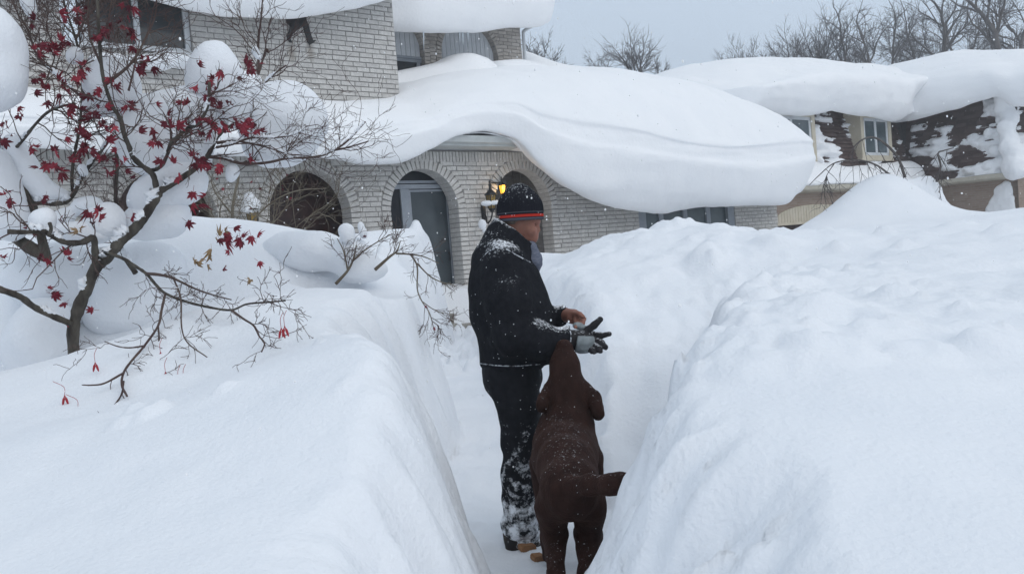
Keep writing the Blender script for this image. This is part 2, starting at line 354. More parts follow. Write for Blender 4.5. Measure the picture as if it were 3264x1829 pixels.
def ground_z(x, y):
    x = np.asarray(x, float); y = np.asarray(y, float)
    far = sstep(15, 22, np.hypot(x, y - 6)); xc = np.clip(x, -14, 17); yc = np.clip(y, -8, 22)
    B = BANK(xc, yc); B = B * (1 - far) + far * (1.2 + 0.25 * fbm(x * .05, y * .05, 0, 3, 3))
    # buried weeping tree: a sharp hump in front of the neighbour's garage
    for hx, hy, hh, r1 in [(*atY(2790, 600, 13)[:2], .42, .75), (*atY(2860, 620, 13)[:2], .28, .6), (*atY(2700, 690, 13)[:2], .18, .75)]:
        B = (B + hh * np.exp(-((x - hx) ** 2 + (y - hy) ** 2) / (r1 * r1)))
    p = atY(1020, 930, 6.55)                                    # hollow under the drooping shrub
    B = B - .34 * np.exp(-(((x - p[0]) / .17) ** 2 + ((y - p[1] - .1) / .13) ** 2))
    B = B + .028 * fbm(x * 1.1, y * 1.1, 0, 5, 3) + .0045 * fbm(x * 7, y * 7, 0, 6, 3)
    rough = sstep(.3, 1.0, x) * sstep(2.4, 3.4, y) * (1 - sstep(9.5, 11, y)) * (1 - .7 * sstep(2.5, 4.5, x))
    B = B + rough * .030 * fbm(x * 3.1, y * 3.1, 0, 9, 4, .6)
    # floor and walls of the trench
    wob = .075 * fbm(x * 1.2, y * 2.2, 0, 13, 4, .55) 
    xl = np.interp(y, _dy, _XL) + wob * .9; xr = np.interp(y, _dy, _XR) + wob
    fl = .022 * fbm(x * 3, y * 3, 0, 21, 4) + .012 * fbm(x * 11, y * 11, 0, 22, 2) + .26 * sstep(6, 8.5, y) * (1 - sstep(14, 15.5, y))
    streak = .030 * fbm(x * 3.0, y * 10, 0, 31, 4, .6)
    sl = np.interp(y, [0, 2, 3, 5, 7, 9, 11, 12, 16], [1.2, 2.8, 3.6, 3.0, 5.5, 3.5, 4, 6, 4]); sr = np.interp(y, [0, 2, 3, 4, 5, 6, 8, 10, 16], [1.2, 1.8, 2.2, 2.6, 2.4, 1.9, 2.1, 2.4, 2.5])
    wr = (x - xr + streak * 1.5) * sr
    # trodden-out hollow to the right of the man: a long soft slope behind, a steep lumpy flank on the right
    gb = np.interp(y, _hy, _hz) + .02 * fbm(x * 1.6, y * 1.6, 0, 77, 3); rim = np.interp(y, [2.9, 3.4, 4, 5, 6, 7, 8.2], [.20, .40, .58, .92, 1.18, 1.42, 1.6]) + .07 * fbm(x * 2, y * 2.4, 0, 79, 3)
    gb = np.maximum(gb - .34 * np.exp(-((x - .62) / .24) ** 2 - ((y - 4.95) / .5) ** 2), 0)
    wb = gb + np.maximum(x - rim, 0) * 3.0 * (1 - .95 * sstep(4.3, 5.9, y)) + .010 * fbm(x * 3 + y, y * 4 - x * 3, 0, 83, 3); wb = np.where(y < 3.2, 9, wb)
    wr = smin(wr, wb, .12)
    W = np.maximum((xl + streak - x) * sl, wr)
    end = sstep(15.0, 16.2, y)                                  # the path stops at the stoop
    W = np.maximum(W, 0) + fl + 0.0 * end
    W = np.where(y > 16.4, 9, W)
    Z = smin(B, W, .16 + .44 * sstep(6.5, 4.5, y) * sstep(1.0, 2.0, y) * (1 - .86 * sstep(-.05, .1, x)) + .16 * sstep(.2, .5, x) * sstep(3.6, 4.6, y) + .08 * sstep(10.5, 11.5, y) * (x < -.3))
    LZ = np.zeros_like(Z)
    for lx, ly, r, h in LUMPS:
        m = (np.abs(x - lx) < r * 1.3) & (np.abs(y - ly) < r * 1.3)
        if not m.any(): continue
        ang = lx * 37.0; dx, dy_ = (x[m] - lx), (y[m] - ly); ca, sa = math.cos(ang), math.sin(ang)
        q = np.hypot((dx * ca + dy_ * sa) / r, (-dx * sa + dy_ * ca) / (r * .75))
        LZ[m] = np.maximum(LZ[m], h * (1 - sstep(.35, 1.05, q)) * (1 + .3 * noise3(x[m] * 14, y[m] * 14, 0, 41)))
    return Z + LZ
def _grid(segs):
    out = []
    for a, b, st in segs: out.append(np.arange(a, b - 1e-6, st))
    return np.concatenate(out)
def _geo(a, b, first, g):
    out = [a]; st = first
    while out[-1] < b: out.append(out[-1] + st); st *= g
    return np.array(out[1:])
_gx = np.concatenate([(-_geo(9, 400, .3, 1.22))[::-1], _grid([(-9, -4, .1), (-4, -1.6, .05), (-1.6, 2.2, .022), (2.2, 5, .05), (5, 9.01, .1)]), _geo(9, 400, .3, 1.22)])
_gy = np.concatenate([(-_geo(0, 300, .3, 1.25))[::-1], _grid([(0, 1.4, .08), (1.4, 5.2, .024), (5.2, 10, .045), (10, 16.5, .08)]), _geo(16.5, 500, .15, 1.09)])
_X, _Y = np.meshgrid(_gx, _gy)
_Z = ground_z(_X.ravel(), _Y.ravel())
_nx, _ny = len(_gx), len(_gy)
_i = (np.arange(_ny - 1)[:, None] * _nx + np.arange(_nx - 1)[None]).ravel()
_F = np.stack([_i, _i + 1, _i + 1 + _nx, _i + _nx], 1)
ground = obj('snow_ground', mesh(np.stack([_X.ravel(), _Y.ravel(), _Z], 1), _F, 'snow_ground', True), SNOW)
tag(ground, 'deep white snow cover with a shovelled trench running to the front door', None, None, 'structure')
def gz(x, y): return float(ground_z(np.array([x]), np.array([y]))[0])
# ================================================================== the brick house with the arcade
house = thing('brick_house', 'pale grey brick house with arched arcade, buried under drifted snow', 'house', HO, HA)
def L(s, t, z): return (s, -t, z)                              # house-local coordinates: along the front, inwards, up
MORTAR = mat('mortar', (0.25, 0.24, 0.23), 0.95, (0.31, 0.30, 0.29), 12, 4, .004, 60)
def brick_mat(name, c1, c2, c3, stain=None):
    m = bpy.data.materials.new(name); m.use_nodes = True; t = m.node_tree; b = t.nodes['Principled BSDF']; b.inputs['Roughness'].default_value = .92; b.inputs['Specular IOR Level'].default_value = .15
    oi = t.nodes.new('ShaderNodeObjectInfo'); g = t.nodes.new('ShaderNodeNewGeometry')
    ad = t.nodes.new('ShaderNodeMath'); ad.operation = 'ADD'; t.links.new(oi.outputs['Random'], ad.inputs[0]); t.links.new(g.outputs['Random Per Island'], ad.inputs[1])
    fr = t.nodes.new('ShaderNodeMath'); fr.operation = 'FRACT'; t.links.new(ad.outputs[0], fr.inputs[0])
    r = t.nodes.new('ShaderNodeValToRGB'); e = r.color_ramp.elements; e[0].color = (*c1, 1); e[1].color = (*c3, 1); x = e.new(.5); x.color = (*c2, 1)
    t.links.new(fr.outputs[0], r.inputs[0])
    n = t.nodes.new('ShaderNodeTexNoise'); n.inputs['Scale'].default_value = 14; n.inputs['Detail'].default_value = 6; n.inputs['Roughness'].default_value = .7; t.links.new(g.outputs['Position'], n.inputs['Vector'])
    mr2 = t.nodes.new('ShaderNodeMapRange'); mr2.inputs[1].default_value = .25; mr2.inputs[2].default_value = .75; mr2.inputs[3].default_value = .78; mr2.inputs[4].default_value = 1.14; t.links.new(n.outputs[0], mr2.inputs[0])
    mu = t.nodes.new('ShaderNodeMixRGB'); mu.blend_type = 'MULTIPLY'; mu.inputs[0].default_value = 1; t.links.new(r.outputs[0], mu.inputs[1]); t.links.new(mr2.outputs[0], mu.inputs[2])
    out = mu.outputs[0]
    for P, rr in (stain or []):
        vm = t.nodes.new('ShaderNodeVectorMath'); vm.operation = 'SUBTRACT'; t.links.new(g.outputs['Position'], vm.inputs[0]); vm.inputs[1].default_value = [float(v) for v in P]
        vs2 = t.nodes.new('ShaderNodeVectorMath'); vs2.operation = 'MULTIPLY'; t.links.new(vm.outputs[0], vs2.inputs[0]); vs2.inputs[1].default_value = (1, 1, .45)
        ln = t.nodes.new('ShaderNodeVectorMath'); ln.operation = 'LENGTH'; t.links.new(vs2.outputs[0], ln.inputs[0])
        m3 = t.nodes.new('ShaderNodeMapRange'); m3.inputs[1].default_value = rr; m3.inputs[2].default_value = rr * .3; m3.inputs[3].default_value = 0; m3.inputs[4].default_value = .6; t.links.new(ln.outputs['Value'], m3.inputs[0])
        mm = t.nodes.new('ShaderNodeMixRGB'); t.links.new(m3.outputs[0], mm.inputs[0]); t.links.new(out, mm.inputs[1]); mm.inputs[2].default_value = (.2, .16, .12, 1); out = mm.outputs[0]
    t.links.new(out, b.inputs['Base Color'])
    bp = t.nodes.new('ShaderNodeBump'); bp.inputs['Distance'].default_value = .012; t.links.new(n.outputs[0], bp.inputs['Height']); t.links.new(bp.outputs[0], b.inputs['Normal'])
    return m
_st = [hw(*(lambda q: (q[0], -.58, q[1]))(hs(930, 168, -.6)), ), hw(*(lambda q: (q[0], -.58, q[1]))(hs(989, 165, -.6)))]
BRICK = brick_mat('grey_brick', (.53, .515, .495), (.575, .56, .535), (.62, .605, .58), [(_st[0], .12), (_st[1], .10)])
WARM = brick_mat('grey_brown_brick', (.43, .395, .36), (.50, .46, .42), (.56, .52, .48))
TRIM = mat('grey_trim_paint', (.27, .30, .34), .55, (.31, .34, .38), 9, 3, .002, 30, .35)
WTRIM = mat('white_vinyl_trim', (.66, .68, .70), .5, (.60, .63, .66), 5, 3, .001, 30, .3)
GLASS = mat('dark_window_glass', (.016, .019, .024), .2, None, spec=.22)
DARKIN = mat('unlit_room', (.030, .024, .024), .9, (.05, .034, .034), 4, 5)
PANEL = mat('pale_grey_siding', (.68, .71, .74), .6, (.62, .65, .68), 3, 3, .002, 20)
GUT = mat('cream_gutter_paint', (.56, .58, .57), .5, (.50, .52, .51), 6, 3, .001, 30)
CURT = mat('pale_curtain', (.52, .57, .58), .9, (.38, .43, .45), 18, 2, stretch=(8, 8, .4))
STONE = mat('stoop_concrete', (.26, .25, .23), .95, (.33, .32, .29), 8, 5, .006, 40)

# unit brick variants: chamfered, slightly crooked; x length, y depth (front at y=0 looking to -y), z height
_bv = []
_rb = np.random.default_rng(5)
def brick_mesh(j):
    c = .022
    V = [(x, 1, z) for x in (-.5, .5) for z in (-.5, .5)] + [(x, .07, z) for x in (-.5, .5) for z in (-.5, .5)] + [(x * (1 - c), 0, z * (1 - 3 * c)) for x in (-.5, .5) for z in (-.5, .5)]
    V = np.array(V); V[4:, 0] += _rb.normal(0, .008, 8); V[4:, 2] += _rb.normal(0, .022, 8); V[8:, 1] += _rb.normal(0, .012, 4)
    F = [(8, 10, 11, 9)]
    q = [0, 2, 3, 1]
    for i in range(4):
        a, b = q[i], q[(i + 1) % 4]; F += [(a, b, 4 + b, 4 + a), (4 + a, 4 + b, 8 + b, 8 + a)]
    return V, [f[::-1] for f in F]
for j in range(8):
    V, F = brick_mesh(j); _bv.append((V, F))
BRICKS = []                                                     # (s, t_front, z, length, depth, height, tilt in the wall plane, material key)
CH, BL = .09, .288
ARCH = [(-4.56, 2.34), (-2.19, 2.34), (.145, 2.34), (2.555, 2.34)]; AR, RING = .75, .20
UARCH = [(2.25, 6.32), (4.53, 6.32)]; UR, URING = .88, .17
def courses(s0, s1, z0, z1, t, arches, R, ring, depth, key, holes=(), zmin=None, off=0):
    n = int(round((z1 - z0) / CH))
    for i in range(n):
        za = z0 + i * CH; zc = za + CH / 2
        ex = []
        for ac, az in arches:
            dz = max(zc - az, 0); Ro = R + ring
            if dz < Ro: hwid = math.sqrt(Ro * Ro - dz * dz); ex.append((ac - hwid, ac + hwid))
        for h in holes:
            if h[2] - .02 < zc < h[3] + .02: ex.append((h[0], h[1]))
        s = s0 - (BL * .5 if (i + off) % 2 else 0)
        while s < s1:
            L0 = BL * (1 + _rb.normal(0, .035)); segs = [(max(s, s0), min(s + L0, s1))]; s += L0
            for a, b in ex:
                ns = []
                for p, q in segs:
                    if q <= a or p >= b: ns.append((p, q))
                    else:
                        if p < a: ns.append((p, a))
                        if q > b: ns.append((b, q))
                segs = ns
            for p, q in segs:
                if q - p < .045: continue
                if zmin is not None and za < zmin((p + q) / 2): continue
                BRICKS.append(((p + q) / 2, t + _rb.normal(0, .0018), zc + _rb.normal(0, .0012), q - p - .013, depth, CH - .015, _rb.normal(0, .004), key))
def arch_ring(ac, az, R, ring, t, depth, key, zlow):
    n = int(round(math.pi * (R + ring * .5) / .098))
    for i in range(n):
        a = math.pi * (i + .5) / n; r = R + ring / 2
        BRICKS.append((ac + r * math.cos(a), t + .012 + _rb.normal(0, .002), az + r * math.sin(a), ring - .012, depth, .098 * r / (R + ring * .5) - .017, a + _rb.normal(0, .02), key))
    z = az - CH / 2
    while z > zlow:
        for sg in (-1, 1):
            BRICKS.append((ac + sg * (R + ring / 2), t + .008 + _rb.normal(0, .002), z, ring - .013, depth, CH - .016, _rb.normal(0, .01), key))
        z -= CH
def soldiers(s0, s1, z0, z1, t, key):
    s = s0
    while s < s1:
        w = .078 * (1 + _rb.normal(0, .04)); BRICKS.append((s + w / 2, t + .008 + _rb.normal(0, .002), (z0 + z1) / 2, w - .014, .08, z1 - z0 - .012, _rb.normal(0, .006), key)); s += w
_low = lambda s: .2 if .8 < s < 1.9 else (1.05 if s > -1.3 else 1.3)
courses(-8.6, 6.02, .18, 3.24, 0.0, ARCH, AR, RING, .09, 'B', zmin=_low)
courses(9.66, 11.56, .9, 3.24, 0.0, [], 0, 0, .09, 'B')
courses(6.02, 9.66, 2.52, 3.24, 0.0, [], 0, 0, .09, 'B')
for ac, az in ARCH: arch_ring(ac, az, AR, RING, 0.0, .32, 'B', .2 if ac == .145 else 1.25)
soldiers(-8.6, 11.5, 3.225, 3.43, 0.0, 'B')
UWIN = (-5.65, -3.72, 5.02, 6.6)
courses(-8.6, .2, 3.96, 6.48, -.6, [], 0, 0, .09, 'B', holes=[UWIN])
courses(.6, 6.25, 4.92, 7.26, -3.8, UARCH, UR, URING, .09, 'W', off=1)
for ac, az in UARCH: arch_ring(ac, az, UR, URING, -3.8, .2, 'W', 5.3)
s = UWIN[0]
soldiers(UWIN[0] - .1, UWIN[1] + .1, 4.83, 5.0, -.57, 'B')
soldiers(5.45, 6.25, 7.28, 7.46, -3.8, 'W')
def brick_loc(b): return (b[0], -b[1], b[2])
def _vis(px, py, b):
    if b[7] == 'B' and b[1] < -.3: return 640 < px < 1265 and 25 < py < 312 and not (px < 1030 and py > 250 - abs(px - 905) * .2) and not (px < 870 and py > 140)
    return (1130 < px < 1470 and 490 < py < 740) or (1470 <= px < 1590 and 490 < py < 640) or (1750 < px < 1920 and 560 < py < 720 and py > 470 + (px - 1640) * .7)
sc_ = []
for i, b in enumerate(BRICKS):
    P = hw(b[0], b[1], b[2]); px, py = proj(P); d = np.linalg.norm(P - CAM)
    if b[7] == 'B' and _vis(px, py, b): sc_.append((b[3] * b[5] / d ** 2, i))
sc_.sort(reverse=True); PICK = set(i for _, i in sc_[:300])
_bme = []
for V, F in _bv: me = mesh(V, F, 'brick'); me.materials.append(BRICK); _bme.append(me)
rest = {'B': MB(), 'W': MB()}
for i, b in enumerate(BRICKS):
    j = i % 8
    if i in PICK:
        o = bpy.data.objects.new('brick', _bme[j]); COL.objects.link(o); o.parent = house
        o.location = brick_loc(b); o.scale = (b[3], b[4], b[5]); o.rotation_euler = (0, -b[6], 0)
    else:
        V, F = _bv[j]; V = V * np.array([b[3], b[4], b[5]]); ca, sa = math.cos(b[6]), math.sin(b[6])
        V = np.stack([V[:, 0] * ca - V[:, 2] * sa, V[:, 1], V[:, 0] * sa + V[:, 2] * ca], 1) + np.array(brick_loc(b)); rest[b[7]].add(V, F)
tag(rest['B'].build('brickwork', BRICK, house), kind='stuff'); tag(rest['W'].build('upper_brickwork', WARM, house), kind='stuff')

# masonry backing (mortar bed) with the arched openings left free
def arched_wall(mb, s0, s1, z0, z1, t, arches, R, depth=.28):
    y = -t + .016
    cuts = [s0]
    for ac, az in arches: cuts += [ac - R, ac + R]
    cuts.append(s1)
    for i in range(0, len(cuts), 2): mb.box(cuts[i], cuts[i + 1], y, y + depth, z0, z1)
    for ac, az in arches:
        n = 20; a = np.linspace(math.pi, 0, n + 1); xs = ac + R * np.cos(a); zs = az + R * np.sin(a)
        for i in range(n):
            V = [(xs[i], y, zs[i]), (xs[i + 1], y, zs[i + 1]), (xs[i + 1], y, z1), (xs[i], y, z1)]; V += [(v[0], y + depth, v[2]) for v in V]
            mb.add(V, [(0, 1, 2, 3), (7, 6, 5, 4), (0, 4, 5, 1)])
mb = MB()
arched_wall(mb, -8.6, 6.02, 0, 3.46, 0.0, ARCH, AR + .012)
mb.box(9.66, 11.555, .016, .30, 0, 3.46); mb.box(6.02, 9.66, .016, .30, 2.52, 3.46); mb.box(6.02, 9.66, .016, .30, 0, .95)
mb.box(11.27, 11.555, .30, 7.5, 0, 3.46)                                   # garage side wall
mb.build('wall', MORTAR, house)
mb = MB()
u = UWIN
mb.box(-8.6, u[0], .616, .9, 3.7, 6.8); mb.box(u[1], .197, .616, .9, 3.7, 6.8); mb.box(u[0], u[1], .616, .9, 3.7, u[2] - .02); mb.box(u[0], u[1], .616, .9, u[3], 6.8)
mb.box(-.08, .197, .9, 4.1, 3.7, 7.4)
mb.build('upper_wall', MORTAR, house)
mb = MB(); arched_wall(mb, .2, 6.245, 4.6, 7.46, -3.8, UARCH, UR + .01, .2); mb.box(5.97, 6.245, 4.02, 8, 4.6, 7.46); mb.build('recessed_wall', MORTAR, house)

# dark spaces behind the arches
mb = MB(); mb.box(-5.9, -.75, .95, 1.0, .3, 3.24); mb.build('porch_window_glass', mat('reddish_dark_glass', (.035, .020, .020), .35, (.075, .036, .032), 5, 5, spec=.3), house)
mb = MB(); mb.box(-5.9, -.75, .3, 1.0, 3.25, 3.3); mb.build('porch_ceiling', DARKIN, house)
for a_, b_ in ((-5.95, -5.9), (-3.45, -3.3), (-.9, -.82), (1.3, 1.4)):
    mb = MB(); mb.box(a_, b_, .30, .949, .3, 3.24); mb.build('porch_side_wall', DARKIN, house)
mb = MB(); mb.box(-.82, 1.3, .9, .949, .3, 3.24); mb.build('hall_darkness', DARKIN, house)
mb = MB(); mb.box(-.82, 1.3, .43, .9, 3.2, 3.24); mb.build('hall_ceiling', DARKIN, house)
PORCHB = mat('porch_brick', (.15, .14, .135), .95, (.19, .18, .175), 7, 4, .004, 40)
mb = MB(); mb.box(1.62, 3.6, 1.25, 1.3, 0, 3.3); mb.box(3.40, 3.6, .30, 1.25, 0, 3.3); mb.box(1.6, 1.75, .3, 1.25, 0, 3.3); mb.box(1.6, 3.6, .3, 1.3, 3.26, 3.32); mb.build('porch_back_wall', MORTAR, house)
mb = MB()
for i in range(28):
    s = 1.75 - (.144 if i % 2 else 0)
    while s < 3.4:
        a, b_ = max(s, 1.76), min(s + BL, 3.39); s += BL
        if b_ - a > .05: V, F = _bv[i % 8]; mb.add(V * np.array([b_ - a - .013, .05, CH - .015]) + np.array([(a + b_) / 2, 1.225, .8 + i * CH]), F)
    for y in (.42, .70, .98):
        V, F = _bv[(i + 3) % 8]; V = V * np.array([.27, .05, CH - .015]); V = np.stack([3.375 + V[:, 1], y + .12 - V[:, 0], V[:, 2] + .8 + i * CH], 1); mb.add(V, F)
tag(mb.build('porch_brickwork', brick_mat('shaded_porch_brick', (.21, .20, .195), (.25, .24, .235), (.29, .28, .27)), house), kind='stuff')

# front door inside the third arch
mb = MB()
mb.box(.05, .09, .37, .41, .42, 2.75); mb.box(.91, .95, .37, .41, .42, 2.75); mb.box(.09, .91, .37, .41, 2.71, 2.75); mb.box(.09, .91, .37, .41, .42, .66)
door = mb.build('front_door', TRIM, house)
mb = MB(); mb.box(.09, .91, .385, .392, .66, 2.71); mb.build('door_glass', mat('blue_grey_door_glass', (.045, .058, .068), .16, (.075, .09, .10), 1.6, 3, spec=.4), door)
mb = MB(); mb.box(.70, .735, .395, .405, .66, 2.71); mb.box(.09, .70, .395, .405, 1.30, 1.34); mb.build('inner_door_edge', mat('dim_inner_door', (.06, .07, .08), .7), door)
mb = MB(); mb.tube([(.86, .37, 1.38), (.86, .33, 1.38), (.86, .33, 1.52), (.86, .37, 1.52)], .012, 6); mb.build('door_handle', mat('dark_metal', (.03, .03, .032), .4, metal=.6), door)
for k, bx_ in enumerate([(-.15, .045, .34, .44, .40, 2.76), (.955, 1.29, .34, .44, .40, 2.76), (-.80, -.44, .345, .44, .40, 2.76), (-.80, 1.29, .335, .44, 2.765, 2.85), (-.80, 1.29, .35, .44, 2.87, 2.92), (-.44, -.15, .345, .44, .40, .60)]):
    mb = MB(); mb.box(*bx_); mb.build(['door_post', 'door_post', 'sidelight_post', 'door_head', 'transom_bar', 'sidelight_sill'][k], TRIM, house)
mb = MB(); mb.box(-.44, -.15, .38, .39, .60, 2.765); mb.build('sidelight_glass', GLASS, house)
mb = MB(); mb.box(-.80, 1.29, .38, .39, 2.92, 3.2); mb.build('fanlight_glass', GLASS, house)
mb = MB(); mb.box(-.75, 1.05, -.35, .42, .0, .40); mb.box(-.55, .95, -.75, -.35, 0, .2); mb.build('stoop', STONE, house)
mb = MB(); mb.box(.885, .90, -.01, .30, .4, .75); mb.build('jamb_foot', DARKIN, house)

# windows
def window(name, s0, s1, z0, z1, t, posts, fw, frame_m, pane_m, panes_cols=None):
    w = thing(name, None, None); w.parent = house; w['kind'] = 'thing'; del w['kind']
    mb = MB(); mb.box(s0, s1, -t, -t + .08, z0, z0 + fw); mb.box(s0, s1, -t, -t + .08, z1 - fw, z1)
    for p in posts: mb.box(p - fw / 2, p + fw / 2, -t - .004, -t + .084, z0 + fw, z1 - fw)
    mb.build('frame', frame_m, w)
    for a, b in zip(posts[:-1], posts[1:]):
        m = MB(); m.box(a + fw / 2, b - fw / 2, -t + .045, -t + .052, z0 + fw, z1 - fw); m.build('pane', pane_m, w)
    return w
bp_ = [hs(x, 690)[0] for x in (2058, 2114, 2191, 2265, 2332)]
GP = mat('cold_window_pane', (.06, .085, .10), .12, (.10, .13, .14), 2.2, 3, spec=.5)
wb = window('window', bp_[0] - .1, bp_[-1] + .1, .95, 2.52, -.06, bp_, .15, TRIM, GP)
for a_, b_ in ((9.40, 9.66), (6.02, bp_[0] - .1)):
    mb = MB(); mb.box(a_, b_, .02, .16, .95, 2.52); mb.build('window_casing', TRIM, house)
mb = MB(); mb.box(6.1, 9.6, .32, .36, .95, 2.52); mb.build('garage_interior', DARKIN, house)
up = [hs(x, 80, -.66)[0] for x in (268, 436, 594)]
wu = window('window', up[0] - .06, up[-1] + .06, 5.03, 6.55, -.66, up, .085, WTRIM, mat('bedroom_glass', (.03, .035, .04), .1, spec=.5))
mb = MB(); mb.box(up[0], up[1] - .05, .74, .75, 5.1, 5.62); mb.build('window_film', mat('grey_blind', (.16, .175, .19), .8), house)
mb = MB()
ss = np.linspace(up[1] + .30, up[2] - .05, 40)
V = [(s, .78 + .02 * math.sin(s * 60), z) for z in (5.1, 6.5) for s in ss]; mb.add(V, [(i, i + 1, 41 + i, 40 + i) for i in range(39)]); mb.build('curtain', CURT, house)
mb = MB(); mb.box(up[0], up[-1], .95, 1.0, 5.0, 6.6); mb.build('bedroom_darkness', DARKIN, house)
mb = MB(); mb.box(u[0] - .05, u[1] + .05, .50, .66, 4.995, 5.03); mb.build('window_sill', WTRIM, house)
# siding, transoms and windows inside the recessed arches
for ac, az in UARCH:
    s = ac - UR
    while s < ac + UR - .01:
        w_ = .135; m = MB(); m.box(s + .006, min(s + w_, ac + UR) - .006, 3.96, 3.98, az - .08, az + UR); m.build('siding_board', PANEL, house); s += w_
    m = MB(); m.box(ac - UR, ac + UR, 3.985, 4.0, 4.7, az + UR); m.build('siding_gap', MORTAR, house)
    m = MB(); m.box(ac - UR, ac + UR, 3.91, 3.98, az - .14, az - .085); m.box(ac - UR, ac + UR, 3.93, 3.98, az - .22, az - .145)
    m.box(ac + UR - .15, ac + UR - .05, 3.92, 3.98, 5.0, az - .22); m.box(ac - UR + .05, ac - UR + .15, 3.92, 3.98, 5.0, az - .22); m.build('transom', TRIM, house)
    m = MB(); m.box(ac - UR, ac + UR, 3.965, 3.975, 5.0, az - .22); m.build('balcony_glass', GLASS, house)

# skirt roof, eaves, gutters
SHIN = mat('dark_shingle', (.07, .065, .065), .95, (.10, .09, .09), 10, 4, .006, 40)
mb = MB()
def slab(mb, pts, th):
    V = [L(*p) for p in pts] + [L(p[0], p[1], p[2] - th) for p in pts]; mb.add(V, [(0, 1, 2, 3), (7, 6, 5, 4), (0, 4, 5, 1), (1, 5, 6, 2), (2, 6, 7, 3), (3, 7, 4, 0)])
slab(mb, [(-8.6, .5, 3.62), (.25, .5, 3.62), (.25, -.62, 4.1), (-8.6, -.62, 4.1)], .1)
slab(mb, [(.25, .5, 3.62), (11.75, .5, 3.62), (11.75, -3.78, 5.0), (.25, -3.78, 5.0)], .1)
slab(mb, [(6.25, -3.78, 5.0), (11.75, -3.78, 5.0), (11.75, -7.5, 6.3), (6.25, -7.5, 6.3)], .1)
roof = mb.build('roof', SHIN, house)
mb = MB(); mb.box(-8.6, 11.75, -.50, -.02, 3.462, 3.50); mb.build('soffit', GUT, house)
mb = MB(); V = []
pr = [(.50, 3.50), (.60, 3.52), (.63, 3.60), (.63, 3.64), (.52, 3.64)]
for s in (-8.6, 11.75): V += [L(s, t, z) for t, z in pr]
mb.add(V, [(i, (i + 1) % 5, 5 + (i + 1) % 5, 5 + i) for i in range(5)]); mb.build('gutter', GUT, house)
mb = MB(); slab(mb, [(.3, -3.2, 7.62), (6.75, -3.2, 7.62), (6.75, -7, 9.0), (.3, -7, 9.0)], .12); mb.build('upper_roof', SHIN, house)
mb = MB(); mb.box(.3, 6.75, 3.20, 3.80, 7.47, 7.50); mb.box(6.25, 6.75, 3.8, 7, 7.47, 7.50); mb.box(6.70, 6.76, 3.1, 7, 7.5, 7.62); mb.box(.3, 6.76, 3.1, 3.2, 7.47, 7.60); mb.build('fascia', WTRIM, house)
mb = MB(); mb.tube(crspline([(6.62, 3.18, 7.45), (6.60, 3.25, 7.30), (6.35, 3.7, 7.15), (6.32, 3.78, 6.9), (6.32, 3.78, 5.4)], 4), .045, 8); mb.build('downspout', WTRIM, house, True)
mb = MB(); slab(mb, [(-8.6, -.1, 6.66), (.5, -.1, 6.66), (.5, -4, 8.4), (-8.6, -4, 8.4)], .14); mb.build('front_roof', SHIN, house)

# wall lanterns
IRON = mat('black_iron', (.012, .012, .013), .45, spec=.4)
AMBER = mat('amber_glass', (.30, .19, .03), .25, (.20, .12, .02), 8, 3, spec=.5)
def lit_glass():
    m = bpy.data.materials.new('lit_amber_glass'); m.use_nodes = True; b = m.node_tree.nodes['Principled BSDF']
    b.inputs['Base Color'].default_value = (.9, .45, .05, 1); b.inputs['Emission Color'].default_value = (1, .50, .04, 1); b.inputs['Emission Strength'].default_value = 1.8
    return m
def lantern(s, t, z, label, gl, sc=1.0, arm=True):
    P = hw(s, t, z); ln = thing('wall_lantern', label, 'lantern', P, HA, 'iron lanterns on the house front')
    mb = MB(); r1, r0, h = .10 * sc, .062 * sc, .26 * sc
    for k in range(4):                                          # four tapering panes
        a0, a1 = math.pi / 2 * k + .785, math.pi / 2 * (k + 1) + .785
        p = MB(); p.add([(r0 * math.cos(a0), r0 * math.sin(a0), 0), (r0 * math.cos(a1), r0 * math.sin(a1), 0), (r1 * math.cos(a1), r1 * math.sin(a1), h), (r1 * math.cos(a0), r1 * math.sin(a0), h)], [(0, 1, 2, 3)])
        p.build('lantern_pane', gl, ln)
        mb.tube([(r0 * math.cos(a0), r0 * math.sin(a0), 0), (r1 * math.cos(a0), r1 * math.sin(a0), h)], .010 * sc, 6)
        m0 = (a0 + a1) / 2; c = math.cos(math.pi / 4); mb.tube([(r0 * c * math.cos(m0), r0 * c * math.sin(m0), 0), (r1 * c * math.cos(m0), r1 * c * math.sin(m0), h)], .006 * sc, 5)
    mb.lathe((0, 0, 0), [(r0 * 1.1, 0), (r0 * 1.0, -.03 * sc), (.02 * sc, -.07 * sc), (.012 * sc, -.10 * sc)], 12)
    mb.build('cage', IRON, ln)
    m2 = MB(); m2.lathe((0, 0, h), [(r1 * 1.25, 0), (r1 * 1.25, .015 * sc), (r1 * .75, .06 * sc), (.035 * sc, .10 * sc), (.022 * sc, .16 * sc), (.036 * sc, .19 * sc), (.014 * sc, .22 * sc), (.02 * sc, .25 * sc), (.004, .29 * sc)], 12); m2.build('roof_cap', IRON, ln, True)
    if arm:
        m3 = MB(); pts = crspline([(0, 0, -.10 * sc), (-.02, .03, -.20 * sc), (-.05, .08, -.27 * sc), (-.03, .16, -.24 * sc), (0, .20, -.14 * sc), (0, t + .02, -.05 * sc)], 5); m3.tube(pts, .016 * sc, 7)
        m3.box(-.05, .05, t - .025, t - .004, -.2 * sc, .12 * sc); m3.build('bracket', IRON, ln, True)
    return ln
lantern(1.50, .28, 2.30, 'unlit amber wall lantern with a snow cap between the door arch and next arch', AMBER, 1.0)
lantern(-3.37, .30, 2.16, 'unlit amber wall lantern half hidden by bare shrub twigs', AMBER, 1.0)
ll = lantern(1.99, .05, 2.60, 'small lit lantern glowing yellow inside the arch behind the hat', lit_glass(), .62, False)
